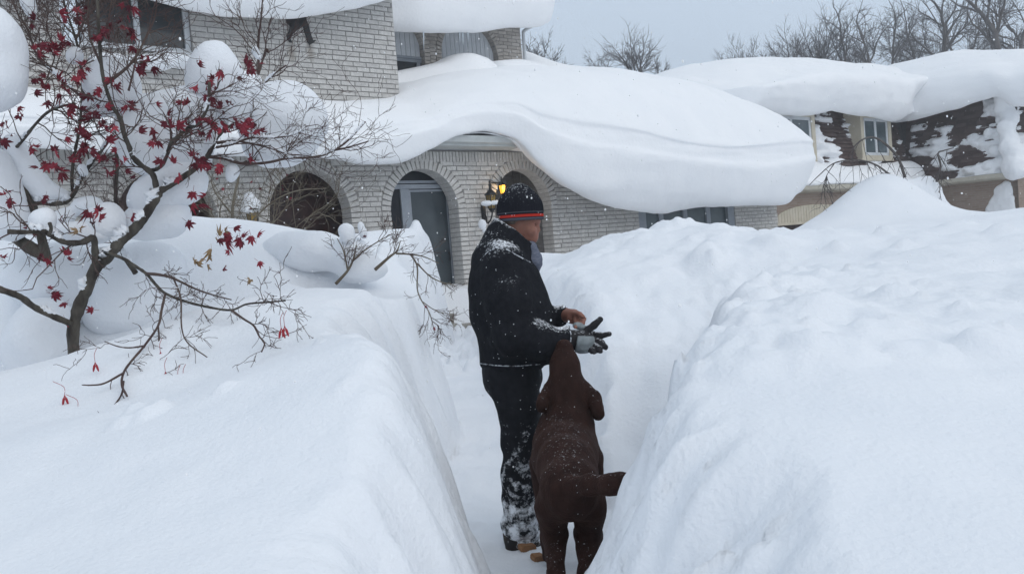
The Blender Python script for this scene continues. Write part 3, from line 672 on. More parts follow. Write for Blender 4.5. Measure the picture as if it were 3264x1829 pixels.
mb = MB(); mb.box(-.26, -.02, -.01, .01, .20, .23); mb.tube([(-.10, 0, .21), (0, 0, .18)], .008, 6); mb.build('bracket', IRON, ll)
ld = bpy.data.lights.new('lantern_bulb', 'POINT'); ld.energy = 3.0; ld.color = (1, .62, .22); ld.shadow_soft_size = .03
lo_ = bpy.data.objects.new('bulb', ld); COL.objects.link(lo_); lo_.parent = ll; lo_.location = (0, -.1, .1)

# black metal figure on the upper wall, its top buried in the overhanging snow
def q_(x, y): return hs(800 + x / 7.213, y / 7.213, -.56)
out1 = [(815, 470), (830, 300), (1270, 300), (1275, 480), (1320, 570), (1350, 680), (1390, 830), (1430, 930), (1480, 920), (1490, 950), (1440, 985), (1360, 1035), (1310, 970), (1270, 820), (1230, 700), (1205, 600), (1170, 590),
        (1110, 660), (1020, 740), (950, 810), (925, 860), (910, 900), (950, 985), (905, 975), (840, 900), (835, 830), (870, 740), (905, 640), (900, 580), (860, 560), (825, 520)]
def prism(poly, t0, t1):
    from mathutils.geometry import tessellate_polygon
    n = len(poly); tri = tessellate_polygon([[Vector((p[0], p[1], 0)) for p in poly]])
    V = [L(p[0], t1, p[1]) for p in poly] + [L(p[0], t0, p[1]) for p in poly]
    F = [tuple(t) for t in tri] + [tuple(i + n for i in t[::-1]) for t in tri] + [(i, (i + 1) % n, n + (i + 1) % n, n + i) for i in range(n)]
    return mesh(V, F, 'figure')
pts1 = [q_(*p) for p in out1]
fig = obj('wall_sculpture', prism(pts1, -.585, -.555), IRON, None, HO); fig.rotation_euler = (0, 0, HA)
tag(fig, 'black cut-metal walking figure on upper brick wall, top hidden by snow', 'wall sculpture')

ICE = mat('ice', (.72, .80, .86), .15, spec=.5)
for px, y0, y1, t, lab in [(1351, 106, 165, -3.0, 'long icicle hanging in front of the left balcony arch'), (1466, 100, 138, -3.0, 'short icicle over the middle of the right balcony arch'), (1476, 100, 150, -3.0, 'thin icicle just right of the short one'), (1492, 98, 140, -3.0, 'rightmost icicle over the siding panel')]:
    s0_, z0_ = hs(px, y0, t); s1_, z1_ = hs(px, y1, t); m = MB(); a0, a1 = hw(s0_, t, z0_ + .12), hw(s1_, t, z1_); m.tube([a0, a0 * .6 + a1 * .4, a1], [.022, .014, .002], 6); tag(m.wbuild('icicle', ICE, None, True), lab, 'icicle', 'icicles under the recessed eave')
# ================================================================== snow drifted onto the roofs
def pchip_rows(xs, Y, xq):
    xs = np.asarray(xs, float); Y = np.asarray(Y, float); h = np.diff(xs); sh = (1,) * (Y.ndim - 1)
    d = np.diff(Y, axis=0) / h.reshape(-1, *sh); m = np.zeros_like(Y)
    m[1:-1] = np.where(d[:-1] * d[1:] > 0, 2 * d[:-1] * d[1:] / (d[:-1] + d[1:] + 1e-12 * np.sign(d[:-1] + d[1:] + 1e-30)), 0); m[0] = d[0]; m[-1] = d[-1]
    i = np.clip(np.searchsorted(xs, xq) - 1, 0, len(xs) - 2); t = ((xq - xs[i]) / h[i]).reshape(-1, *sh); H = h[i].reshape(-1, *sh)
    return (2 * t ** 3 - 3 * t ** 2 + 1) * Y[i] + (t ** 3 - 2 * t ** 2 + t) * H * m[i] + (-2 * t ** 3 + 3 * t ** 2) * Y[i + 1] + (t ** 3 - t ** 2) * H * m[i + 1]
def loft_snow(name, label, cols, ds=.07, npp=9, amp=.03, capl=.35, capr=.35, seed=1, m=None, group='snow drifted onto the roofs', frame=None):
    """cols: list of (s, [(t, z), ...]) closed profiles; the drift is lofted along the house front with rounded ends"""
    ss = np.array([c[0] for c in cols]); P = np.array([c[1] for c in cols], float)
    n = max(int((ss[-1] - ss[0]) / ds), 8); sq = np.linspace(ss[0], ss[-1], n)
    Q = pchip_rows(ss, P, sq)                                    # n x k x 2
    prof = []
    for i in range(n):
        c = Q[i]; C3 = np.vstack([c[-1], c, c[0], c[1]]); out = []
        for k in range(1, len(C3) - 2):
            a, b, c_, d = C3[k - 1], C3[k], C3[k + 1], C3[k + 2]
            t = (np.arange(npp) / npp)[:, None]
            out.append(0.5 * (2 * b + (c_ - a) * t + (2 * a - 5 * b + 4 * c_ - d) * t * t + (3 * b - a - 3 * c_ + d) * t ** 3))
        prof.append(np.concatenate(out))
    prof = np.array(prof); K = prof.shape[1]
    rows = []
    cen0, cen1 = prof[0].mean(0), prof[-1].mean(0)
    for f in np.linspace(0, 1, 9)[:-1]:
        a = f * math.pi / 2; rows.append((sq[0] - capl * math.cos(a), cen0 + (prof[0] - cen0) * max(math.sin(a), .02)))
    for i in range(n): rows.append((sq[i], prof[i]))
    for f in np.linspace(1, 0, 9)[1:]:
        a = f * math.pi / 2; rows.append((sq[-1] + capr * math.cos(a), cen1 + (prof[-1] - cen1) * max(math.sin(a), .02)))
    S = np.array([r[0] for r in rows]); PR = np.array([r[1] for r in rows]); R = len(rows)
    V = np.zeros((R, K, 3))
    V[..., 0] = S[:, None]; V[..., 1] = -PR[..., 0]; V[..., 2] = PR[..., 1]
    tn = np.roll(PR, -1, 1) - np.roll(PR, 1, 1); nn = np.stack([-tn[..., 1], tn[..., 0]], -1); nn /= np.linalg.norm(nn, axis=-1, keepdims=True) + 1e-9
    d = amp * fbm(V[..., 0] * .9, V[..., 1] * .9, V[..., 2] * .9, seed, 4, .5) + amp * .25 * fbm(V[..., 0] * .7, V[..., 1] * 3, V[..., 2] * 7, seed + 9, 2)
    V[..., 1] += -nn[..., 0] * d; V[..., 2] += nn[..., 1] * d
    F = []
    for i in range(R - 1):
        for k in range(K): F.append((i * K + k, (i + 1) * K + k, (i + 1) * K + (k + 1) % K, i * K + (k + 1) % K))
    F.append(tuple(range(K))); F.append(tuple(range((R - 1) * K, R * K))[::-1])
    V = V.reshape(-1, 3); base = V.mean(0); base[2] = V[:, 2].min()
    ca, sa = math.cos(HA), math.sin(HA)
    o = obj(name, mesh(V - base, F, name, True), m or ROOFSNOW, None, HO + np.array([base[0] * ca - base[1] * sa, base[0] * sa + base[1] * ca, base[2]])); o.rotation_euler = (0, 0, HA)
    bm = bmesh.new(); bm.from_mesh(o.data); bmesh.ops.recalc_face_normals(bm, faces=list(bm.faces)); bm.to_mesh(o.data); bm.free()
    return tag(o, label, 'snow drift', group)
def cl(s, zb, **k):                                             # left-hand, thinner part of the eave drift
    tf = k.get('tf', .85); top = k.get('top', 4.38)
    return (s, [(-2.6, top + .2), (-.6, top), (0, top - .13), (.45, top - .36), (.72, top - .58), (tf, (top - .58 + zb) / 2), (tf - .1, zb), (.5, zb + .03), (.30, max(zb + .05, 3.48)), (-2.6, 3.66)])
cols = [cl(-9.2, 3.3, top=4.3, tf=.75), cl(-6.5, 3.32, top=4.32, tf=.75), cl(-5.5, 3.26, top=4.3, tf=.8), cl(-4.0, 3.22, top=4.36), cl(-2.1, 3.18, top=4.39), cl(-1.5, 3.12), cl(-.9, 3.14, top=4.42),
        (-.1, [(-2.6, 4.75), (-.6, 4.5), (0, 4.34), (.42, 4.1), (.68, 3.95), (.84, 3.68), (.76, 3.36), (.5, 3.42), (.3, 3.55), (-2.6, 3.66)]),
        (.5, [(-3.5, 5.1), (-1.2, 4.85), (-.2, 4.58), (.38, 4.32), (.62, 4.15), (.78, 3.90), (.74, 3.62), (.58, 3.64), (.3, 3.66), (-3.5, 4.0)]),
        (1.15, [(-3.5, 5.1), (-1.5, 5.05), (-.3, 4.8), (.40, 4.48), (.66, 4.28), (.80, 4.02), (.76, 3.74), (.58, 3.72), (.3, 3.70), (-3.5, 4.0)]),
        (1.75, [(-3.5, 5.15), (-1.7, 5.2), (-.3, 4.92), (.48, 4.55), (.80, 4.3), (.94, 3.95), (.84, 3.58), (.6, 3.62), (.3, 3.62), (-3.5, 4.0)]),
        (2.35, [(-3.5, 5.3), (-1.9, 5.38), (-.4, 5.05), (.55, 4.55), (1.0, 4.1), (1.12, 3.6), (.96, 3.03), (.62, 3.1), (.3, 3.4), (-3.5, 4.0)]),
        (3.1, [(-3.5, 5.4), (-2, 5.56), (-.5, 5.18), (.65, 4.6), (1.2, 4.0), (1.36, 3.3), (1.12, 2.62), (.7, 2.68), (.3, 3.3), (-3.5, 4.0)]),
        (4.5, [(-3.6, 5.6), (-2, 5.70), (-.3, 5.25), (.95, 4.6), (1.55, 3.80), (1.62, 3.1), (1.28, 2.42), (.75, 2.18), (.3, 3.2), (-3.6, 4.0)]),
        (5.9, [(-3.6, 5.7), (-2, 5.78), (-.2, 5.25), (1.05, 4.5), (1.62, 3.58), (1.64, 2.95), (1.28, 2.34), (.62, 2.05), (.3, 3.2), (-3.6, 4.0)]),
        (7.4, [(-3.6, 5.8), (-2, 5.85), (-.2, 5.3), (1.05, 4.5), (1.64, 3.52), (1.64, 2.85), (1.25, 2.24), (.68, 2.2), (.3, 3.2), (-3.6, 4.0)]),
        (9.0, [(-3.6, 5.85), (-2, 5.82), (-.2, 5.2), (.95, 4.5), (1.58, 3.62), (1.6, 2.85), (1.2, 2.20), (.7, 2.22), (.3, 3.2), (-3.6, 4.0)]),
        (10.4, [(-3.6, 5.8), (-1.9, 5.62), (-.3, 5.0), (.75, 4.4), (1.42, 3.72), (1.48, 2.95), (1.05, 2.16), (.7, 2.18), (.3, 3.2), (-3.6, 4.0)]),
        (11.6, [(-3.6, 5.6), (-1.6, 5.32), (-.3, 4.75), (.5, 4.25), (1.08, 3.75), (1.18, 3.1), (.8, 2.45), (.5, 2.4), (.25, 3.2), (-3.6, 4.0)])]
def crease(c):
    s, p = c; w = float(sstep(2.6, 4.6, s)); a, b = np.array(p[4]), np.array(p[5])
    lip = a + (b - a) * .30 * w + np.array([.012, .0]) * w + (b - a) * .33 * (1 - w); und = a + (b - a) * .62 * w + np.array([.0, .0]) * w + (b - a) * .66 * (1 - w)
    return (s, [*p[:4], tuple(a), tuple(lip), tuple(und), *p[5:]])
cols = [crease(c) for c in cols]
loft_snow('eave_snow_drift', 'huge rolled snow drift overhanging the arcade eaves, widest at its right end', cols, amp=.035, capr=.55, seed=3)
loft_snow('front_roof_snow', 'snow slab sagging over the upper brick wall and metal figure', [
    (-9, [(-3, 8.6), (-1, 7.6), (.0, 6.9), (.3, 6.4), (.3, 5.95), (.05, 5.72), (-.25, 5.9), (-.5, 6.5), (-3, 7.6)]),
    (-5.2, [(-3, 8.6), (-1, 7.6), (.0, 6.9), (.3, 6.4), (.3, 5.95), (.05, 5.74), (-.25, 5.9), (-.5, 6.5), (-3, 7.6)]),
    (-4.3, [(-3, 8.6), (-1, 7.5), (.0, 6.8), (.3, 6.3), (.3, 5.9), (.05, 5.66), (-.25, 5.8), (-.5, 6.5), (-3, 7.6)]),
    (-3.4, [(-3, 8.6), (-1, 7.5), (.0, 6.8), (.3, 6.25), (.3, 5.85), (.0, 5.57), (-.25, 5.72), (-.5, 6.5), (-3, 7.6)]),
    (-2.3, [(-3, 8.6), (-1, 7.5), (.0, 6.8), (.3, 6.3), (.3, 5.9), (.0, 5.63), (-.25, 5.78), (-.5, 6.5), (-3, 7.6)]),
    (-1.3, [(-3, 8.6), (-1, 7.6), (.0, 7.0), (.3, 6.5), (.3, 6.1), (.0, 5.81), (-.25, 5.95), (-.5, 6.5), (-3, 7.6)]),
    (-.6, [(-3, 8.6), (-1, 7.7), (.0, 7.2), (.25, 6.7), (.25, 6.3), (.0, 6.04), (-.25, 6.2), (-.5, 6.6), (-3, 7.6)]),
    (.1, [(-3, 8.6), (-1, 7.8), (-.1, 7.3), (.15, 6.9), (.15, 6.6), (-.05, 6.3), (-.25, 6.4), (-.5, 6.6), (-3, 7.6)])], amp=.03, capr=.3, seed=8)
loft_snow('recess_roof_snow', 'thick white snow block on the eave above the small arches', [
    (1.55, [(-5.6, 9.2), (-4, 8.9), (-3.0, 8.3), (-2.75, 7.6), (-2.9, 6.95), (-3.05, 6.62), (-3.45, 6.62), (-3.6, 7.5), (-5.6, 8.4)]),
    (2.4, [(-5.6, 9.2), (-4, 9.0), (-2.9, 8.5), (-2.55, 7.7), (-2.6, 7.0), (-2.85, 6.58), (-3.35, 6.66), (-3.55, 7.5), (-5.6, 8.4)]),
    (4.0, [(-5.6, 9.3), (-4, 9.1), (-2.9, 8.6), (-2.5, 7.8), (-2.6, 7.1), (-2.9, 6.70), (-3.3, 6.85), (-3.5, 7.5), (-5.6, 8.4)]),
    (5.2, [(-5.6, 9.3), (-4, 9.1), (-2.9, 8.6), (-2.5, 7.9), (-2.6, 7.3), (-2.95, 6.94), (-3.3, 7.1), (-3.5, 7.5), (-5.6, 8.4)]),
    (6.2, [(-5.6, 9.2), (-4, 9.0), (-3.0, 8.5), (-2.65, 8.0), (-2.7, 7.45), (-3.0, 7.06), (-3.3, 7.2), (-3.5, 7.6), (-5.6, 8.4)]),
    (6.65, [(-5.5, 9.0), (-4, 8.8), (-3.15, 8.4), (-2.85, 8.0), (-2.9, 7.6), (-3.1, 7.26), (-3.3, 7.3), (-3.5, 7.7), (-5.5, 8.4)])], amp=.02, capl=.05, capr=.18, seed=12)
loft_snow('balcony_snow_ridge', 'curled snow ridge lying against the small upper arches', [
    (.4, [(-3.75, 5.40), (-3.3, 5.45), (-3.0, 5.25), (-2.8, 5.0), (-3.0, 4.7), (-3.75, 4.7)]),
    (1.9, [(-3.75, 5.62), (-3.3, 5.66), (-2.95, 5.42), (-2.7, 5.1), (-3.0, 4.8), (-3.75, 4.8)]),
    (3.1, [(-3.75, 5.92), (-3.2, 5.95), (-2.8, 5.75), (-2.5, 5.35), (-2.8, 5.0), (-3.75, 5.0)]),
    (4.0, [(-3.7, 6.18), (-3.2, 6.25), (-2.75, 6.05), (-2.5, 5.65), (-2.8, 5.3), (-3.7, 5.2)]),
    (4.35, [(-3.6, 6.1), (-3.2, 6.2), (-2.8, 6.0), (-2.6, 5.7), (-2.85, 5.4), (-3.6, 5.3)])], amp=.02, capl=.1, capr=.2, seed=15)
loft_snow('low_snow_ridge', 'low rounded snow ridge beside the curled ridge under the arch', [
    (4.75, [(-3.7, 6.06), (-3.3, 6.11), (-2.8, 6.01), (-2.5, 5.66), (-2.8, 5.36), (-3.7, 5.36)]),
    (5.5, [(-3.7, 6.16), (-3.3, 6.21), (-2.8, 6.11), (-2.5, 5.76), (-2.8, 5.36), (-3.7, 5.36)]),
    (6.6, [(-3.7, 6.01), (-3.3, 6.06), (-2.8, 5.96), (-2.5, 5.71), (-2.8, 5.36), (-3.7, 5.36)])], amp=.015, capl=.2, capr=.7, seed=16)
loft_snow('garage_roof_snow', 'smooth snow field rising on the garage roof behind the big drift', [
    (6.4, [(-8, 7.3), (-5.6, 7.25), (-4.6, 6.9), (-3.6, 5.95), (-3.2, 5.4), (-5, 5.0), (-8, 5.6)]),
    (7.4, [(-8, 7.1), (-5.6, 7.1), (-4.6, 6.8), (-3.6, 6.1), (-3.0, 5.6), (-5, 5.0), (-8, 5.6)]),
    (8.7, [(-8, 6.9), (-5.6, 6.9), (-4.6, 6.6), (-3.6, 6.1), (-2.8, 5.6), (-5, 5.0), (-8, 5.6)]),
    (11.4, [(-8, 6.75), (-5.6, 6.75), (-4.4, 6.4), (-3.4, 5.9), (-2.6, 5.5), (-5, 5.0), (-8, 5.4)])], amp=.03, capl=.1, capr=.5, seed=19)
# ================================================================== the neighbour's house with the brown mansard
TA = -1.3; S0 = 22.17
NB = hw(17, TA, 0)
nb = thing('neighbour_house', 'brown brick house with snow-plastered shingle mansard and cream garage arch', 'house', NB, HA)
def n_(s, t, z): return (s - 17, -(t - TA), z)
def tanbrick():
    m = bpy.data.materials.new('tan_brick'); m.use_nodes = True; t = m.node_tree; b = t.nodes['Principled BSDF']; b.inputs['Roughness'].default_value = .95; b.inputs['Specular IOR Level'].default_value = .1
    c = t.nodes.new('ShaderNodeTexCoord'); sp = t.nodes.new('ShaderNodeSeparateXYZ'); t.links.new(c.outputs['Object'], sp.inputs[0])
    a = t.nodes.new('ShaderNodeMath'); a.operation = 'ADD'; t.links.new(sp.outputs['X'], a.inputs[0]); t.links.new(sp.outputs['Y'], a.inputs[1])
    cb = t.nodes.new('ShaderNodeCombineXYZ'); t.links.new(a.outputs[0], cb.inputs[0]); t.links.new(sp.outputs['Z'], cb.inputs[1])
    br = t.nodes.new('ShaderNodeTexBrick'); t.links.new(cb.outputs[0], br.inputs['Vector'])
    br.inputs['Color1'].default_value = (.27, .205, .165, 1); br.inputs['Color2'].default_value = (.33, .26, .215, 1); br.inputs['Mortar'].default_value = (.34, .30, .27, 1)
    br.inputs['Scale'].default_value = 1; br.inputs['Brick Width'].default_value = .24; br.inputs['Row Height'].default_value = .075; br.inputs['Mortar Size'].default_value = .006
    t.links.new(br.outputs[0], b.inputs['Base Color']); return m
TAN = tanbrick()
CREAM = mat('cream_paint', (.52, .47, .37), .6, (.58, .53, .43), 4, 3, .002, 20)
CREAM2 = mat('cream_gutter', (.44, .41, .34), .55, (.50, .47, .40), 5, 3)
mb = MB(); mb.box(12.1 - 17, S0 + 4 - 17, 0, .25, 0, 2.62); mb.build('wall', TAN, nb)
mb = MB(); mb.box(S0 - 17, S0 - 17 + .25, -3.4, 0, 0, 2.62); mb.box(S0 - 17, S0 + 6 - 17, -3.41, -3.4 + .25, 0, 2.62); mb.build('wing_wall', TAN, nb)
# garage: arched cream boards over a dark opening
gs0, gs1, gz0 = 13.4, 17.75, 1.64
def garc(s): u = (s - (gs0 + gs1) / 2) / ((gs1 - gs0) / 2); return 1.72 + .42 * math.sqrt(max(0, 1 - u * u))
s = gs0
while s < gs1 - .01:
    e = min(s + .15, gs1); m = MB(); V = [n_(s + .008, TA + .03, gz0), n_(e - .008, TA + .03, gz0), n_(e - .008, TA + .03, garc(e)), n_(s + .008, TA + .03, garc(s))]
    V += [(v[0], v[1] + .03, v[2]) for v in V]; m.add(V, [(0, 1, 2, 3), (0, 4, 5, 1), (1, 5, 6, 2), (2, 6, 7, 3), (3, 7, 4, 0)]); m.build('arch_board', CREAM, nb); s = e
mb = MB(); mb.box(gs0 - 17, gs1 - 17, -.06, .0, gz0 - .08, gz0); mb.build('garage_lintel', CREAM, nb)
mb = MB(); mb.box(gs0 - 17, gs1 - 17, -.012, .01, .2, gz0 - .08); mb.build('garage_opening', DARKIN, nb)
def gutter(name, a, b, face):
    m = MB(); pr = [(.0, 2.50), (.12, 2.52), (.40, 2.54), (.46, 2.58), (.47, 2.70), (.36, 2.71), (.0, 2.71)]; V = []
    for p in (a, b):
        for o, z in pr: V.append(n_(p, TA + o, z) if face == 'A' else n_(S0 - o, TA + p, z))
    k = len(pr); F = [(i, (i + 1) % k, k + (i + 1) % k, k + i) for i in range(k)]; F += [tuple(range(k))[::-1], tuple(range(k, 2 * k))]
    m.add(V, F); return m.build(name, CREAM2, nb)
gutter('gutter', 12.1, S0 - .3, 'A'); gutter('gutter', -.3, 3.9, 'B')
# mansard: overlapping shingle courses
SHB = brick_mat('brown_shingle', (.085, .060, .055), (.115, .082, .074), (.155, .122, .115))
mb = MB(); rs = np.random.default_rng(3)
def mans(off, z): return off - (z - 2.72) * .28                # outward offset of the slope at height z
zc = np.arange(2.72, 5.6, .125)
for z in zc:
    for face, a, b in (('A', 12.1, S0 + .1), ('B', -.4, 3.41 + mans(0, z)), ('C', S0 - mans(.06, z), S0 + 6)):
        p = a
        while p < b:
            w = rs.uniform(.22, .42); e = min(p + w, b); o0 = mans(.06, z) + rs.uniform(0, .015); o1 = mans(.0, z + .15) + .004; lz = rs.uniform(-.008, .008)
            q = [(p + .004, o0, z + lz), (e - .004, o0, z + lz), (e - .004, o1, z + .15), (p + .004, o1, z + .15)]; q += [(q[0][0], o0 - .03, z + lz), (q[1][0], o0 - .03, z + lz)]
            if face == 'A': V = [n_(x, TA + o, zz) for x, o, zz in q]
            elif face == 'B': V = [n_(S0 - o, TA + x, zz) for x, o, zz in q]
            else: V = [n_(x, TA + 3.35 + o, zz) for x, o, zz in q]
            mb.add(V, [(0, 1, 2, 3), (4, 5, 1, 0)]); p = e
tag(mb.build('shingle_courses', SHB, nb), kind='stuff')
mb = MB()
for face, a, b in (('A', 12.1, S0 + 4), ('B', -1, 3.3)):
    q = [(a, -.02, 2.7), (b, -.02, 2.7), (b, mans(-.02, 5.7), 5.7), (a, mans(-.02, 5.7), 5.7)]
    mb.add([n_(x, TA + o, z) if face == 'A' else n_(S0 - o, TA + x, z) for x, o, z in q], [(0, 1, 2, 3)])
mb.build('mansard_deck', SHIN, nb)
def nwin(s0, s1, z0, z1):
    w = bpy.data.objects.new('window', None); COL.objects.link(w); w.parent = nb
    m = MB(); t = TA - .02; fr = .2
    for a, b, c, d in ((s0, s0 + fr, z0, z1), (s1 - fr, s1, z0, z1), (s0 + fr, s1 - fr, z1 - .22, z1), (s0 - .05, s1 + .05, z0 - .08, z0), (s0 + fr, s1 - fr, z0, z0 + .1)): m.box(a - 17, b - 17, -(t - TA), .7, c, d)
    m.build('frame', CREAM, w)
    m = MB(); mid = (s0 + s1) / 2
    for a in (s0 + fr, mid - .06, s1 - fr - .1): m.box(a - 17, a + .12 - 17, .05, .10, z0 + .1, z1 - .22)
    m.box(s0 + fr - 17, s1 - fr - 17, .05, .09, z1 - .32, z1 - .22); m.box(s0 + fr - 17, s1 - fr - 17, .05, .09, z0 + .1, z0 + .2); m.build('sash', WTRIM, w)
    for a, b in ((s0 + fr + .1, mid - .06), (mid + .06, s1 - fr)):
        m = MB(); m.box(a - 17, b - 17, .075, .085, z0 + .1, z1 - .3); m.build('pane', GP, w)
nwin(18.74, 20.80, 3.58, 5.15); nwin(13.4, 15.95, 3.45, 5.05)
mb = MB(); mb.box(18.9 - 17, 20.6 - 17, .5, .55, 3.4, 5.2); mb.box(14.2 - 17, 15.9 - 17, .5, .55, 3.4, 5.2); tag(mb.build('room_darkness', DARKIN, nb), kind='stuff')
mb = MB(); V = [n_(12.1, TA - .8, 5.65), n_(S0 + 6, TA - .8, 5.65), n_(S0 + 6, TA - 7, 7), n_(12.1, TA - 7, 7)]; mb.add(V, [(0, 1, 2, 3)]); mb.build('roof', SHIN, nb)

# snow clinging to the shingles
def cling(name, label, face, a, b, cover, seed, h=.06):
    us = np.arange(a, b, h); zs = np.arange(2.72, 5.5, h * .8); U, Z = np.meshgrid(us, zs)
    f = .75 * fbm(U * 1.1, Z * 1.8, 0, seed, 5, .6) + .6 * fbm(U * 1.6, Z * 8, 0, seed + 4, 2); c = cover(U, Z); th = np.clip((f + c) * .26, -.06, .30) - .012 + .02 * fbm(U * 6, Z * 6, 0, seed + 1, 2)
    O = mans(.05, Z) + th
    P = np.stack([U, O, Z], -1).reshape(-1, 3)
    V = [n_(x, TA + o, z) if face == 'A' else (n_(S0 - o, TA + x, z) if face == 'B' else n_(x, TA + 3.35 + o, z)) for x, o, z in P]
    nx_ = len(us); F = []; T = th
    for j in range(len(zs) - 1):
        for i in range(nx_ - 1):
            if max(T[j, i], T[j, i + 1], T[j + 1, i], T[j + 1, i + 1]) > -.02: F.append((j * nx_ + i, j * nx_ + i + 1, (j + 1) * nx_ + i + 1, (j + 1) * nx_ + i))
    V = np.array(V); used = sorted(set(i for q in F for i in q)); mp = {v: k for k, v in enumerate(used)}
    o = obj(name, mesh(V[used], [[mp[i] for i in q] for q in F], name, True), ROOFSNOW, None, NB); o.rotation_euler = (0, 0, HA)
    return tag(o, label, None, None, 'stuff')
cling('clinging_snow', 'wind-blown snow stuck to the brown shingles beside the window', 'A', 12.2, S0, lambda u, z: -.32 + .5 * np.exp(-((u - 16.9) / .7) ** 2) * (z < 5) - .6 * np.exp(-((u - 18.1) / .55) ** 2) + .30 * np.exp(-((z - 2.9) / .5) ** 2) - 1.5 * ((u > 18.75) & (u < 20.8) & (z > 3.5)) - 1.5 * ((u > 13.4) & (u < 15.95) & (z > 3.4)) + .1 * np.exp(-((u - 21.6) / .6) ** 2), 51)
cling('clinging_snow', 'thick snow plastered over the projecting mansard corner', 'B', -.2, 3.36, lambda u, z: -.10 + .95 * sstep(1.7, 2.9, u + .25 * (3.9 - z)) - .3 * np.exp(-((u - 1.55) / .5) ** 2) - .55 * sstep(4.6, 5.2, z) * (u < 2.2) + .3 * np.exp(-((z - 2.9) / .35) ** 2), 61)
cling('clinging_snow', 'snow streaks on the shingles past the mansard corner at the picture edge', 'C', S0 + .05, S0 + 4, lambda u, z: -.05 + .4 * np.exp(-((u - S0) / .5) ** 2) + .2 * np.exp(-((z - 2.9) / .4) ** 2), 71)

NG = 'snow on the neighbour\'s roof'
cA = lambda s, zt, zb, nose=.75: (s, [(-6, zt - .2), (-3.8, zt), (-2.2, zt - .35), (-1.0, zt - .9), (-.35, (zt + zb) / 2 - .1), (TA + nose + .12, zb + .42), (TA + .45, zb), (TA + .0, zb + .12), (-2.0, zb + .4), (-6, zb + .6)])
loft_snow('mansard_roof_snow', 'thick smooth snow roll on the brown neighbouring roof above its window', [
    cA(11.9, 6.25, 4.7), cA(13.7, 6.85, 4.75), cA(14.8, 7.05, 4.82), cA(16.2, 7.15, 4.98), cA(17.3, 7.25, 4.94), cA(18.9, 7.35, 4.88), cA(20.2, 7.32, 4.86), cA(21.3, 7.38, 5.08, .45), cA(22.2, 7.4, 5.2, .15), cA(24, 7.3, 5.3, .0)], ds=.12, amp=.06, seed=23, capl=.6, group=NG)
# the wing's roof snow runs towards the viewer
def loft_wing():
    global HO, HA
    keep = (HO, HA); HO = hw(S0, TA, 0); HA = HA - math.pi / 2
    cB = lambda s, zt, zb: (s, [(-6, zt + .1), (-3.6, zt + .1), (-1.6, zt - .1), (-.3, zt - .55), (.45, (zt + zb) / 2), (.62, zb + .4), (.42, zb), (.0, zb + .15), (-1.2, zb + .4), (-6, zb + .6)])
    o = loft_snow('wing_roof_snow', 'snow roll on the projecting wing of the brown neighbouring house', [cB(-1.5, 7.4, 5.0), cB(.2, 7.42, 4.93), cB(.85, 7.38, 4.95), cB(1.5, 7.25, 4.98), cB(2.4, 7.1, 5.12), cB(3.0, 6.95, 5.16), cB(3.6, 6.75, 4.8), cB(4.6, 6.6, 4.7)], ds=.1, amp=.05, seed=27, group=NG)
    HO, HA = keep
    return o
loft_wing()
loft_snow('eave_ledge_snow', 'white snow wedge along the garage eave under the mansard window', [
    (12.1, [(TA + .48, 2.70), (TA + .46, 2.9), (TA + .2, 3.25), (TA - .1, 3.4), (TA - .3, 3.0), (TA - .1, 2.72)]), (15, [(TA + .48, 2.70), (TA + .46, 2.92), (TA + .25, 3.35), (TA - .1, 3.5), (TA - .3, 3.0), (TA - .1, 2.72)]),
    (18, [(TA + .48, 2.70), (TA + .46, 2.95), (TA + .25, 3.2), (TA - .1, 3.32), (TA - .3, 3.0), (TA - .1, 2.72)]), (22, [(TA + .48, 2.70), (TA + .46, 2.95), (TA + .3, 3.3), (TA - .1, 3.5), (TA - .3, 3.0), (TA - .1, 2.72)])], ds=.1, amp=.03, seed=31, group=NG)

# the drifted-over corner of the mansard and the blown patch on the wing wall
_c = hw(S0 + .1, TA + 3.0, 4.0); f = Field(_c - np.array([1.4, 1.4, 1.7]), _c + np.array([1.4, 1.4, 1.8]), .05)
rr_ = np.random.default_rng(4)
for z, o, r in [(2.85, .30, .42), (3.15, .25, .38), (3.5, .12, .34), (3.85, .02, .30), (4.2, -.06, .30), (4.5, -.16, .30), (4.85, -.24, .32), (5.2, -.34, .34)]:
    f.ell(hw(S0 - o + .1 * rr_.normal(), TA + 3.22 + o + .1 * rr_.normal(), z), (r, r, r * .95), .15)
for u, z, r in [(2.6, 2.95, .30), (2.2, 2.85, .22), (2.75, 3.5, .26), (2.5, 4.1, .20), (2.9, 4.5, .22)]:
    f.ell(hw(S0 - mans(.05, z), TA + u, z), (r, r, r * .8), .12)
f.rough(.05, 3, 6, 3); tag(f.build('corner_snow', ROOFSNOW), 'lumpy snow packed on the corner of the mansard at right', 'snow drift', NG)
_c = hw(S0, TA + 2.85, 1.8); f = Field(_c - .9, _c + .9, .03)
ROTW = np.stack([HD, HN, np.array([0, 0, 1.0])], 1)
for u, z, r in [(2.95, 1.95, .42), (2.75, 1.7, .36), (3.05, 1.55, .34), (3.05, 2.2, .26), (2.6, 1.5, .3)]: f.ell(hw(S0 - .01, TA + u, z), (.06, r * .8, r), .04, ROTW)
f.rough(.02, 5, 9, 3); tag(f.build('wall_snow_patch', ROOFSNOW), 'thin blown snow patch stuck on the brown wing wall', 'snow patch', NG)
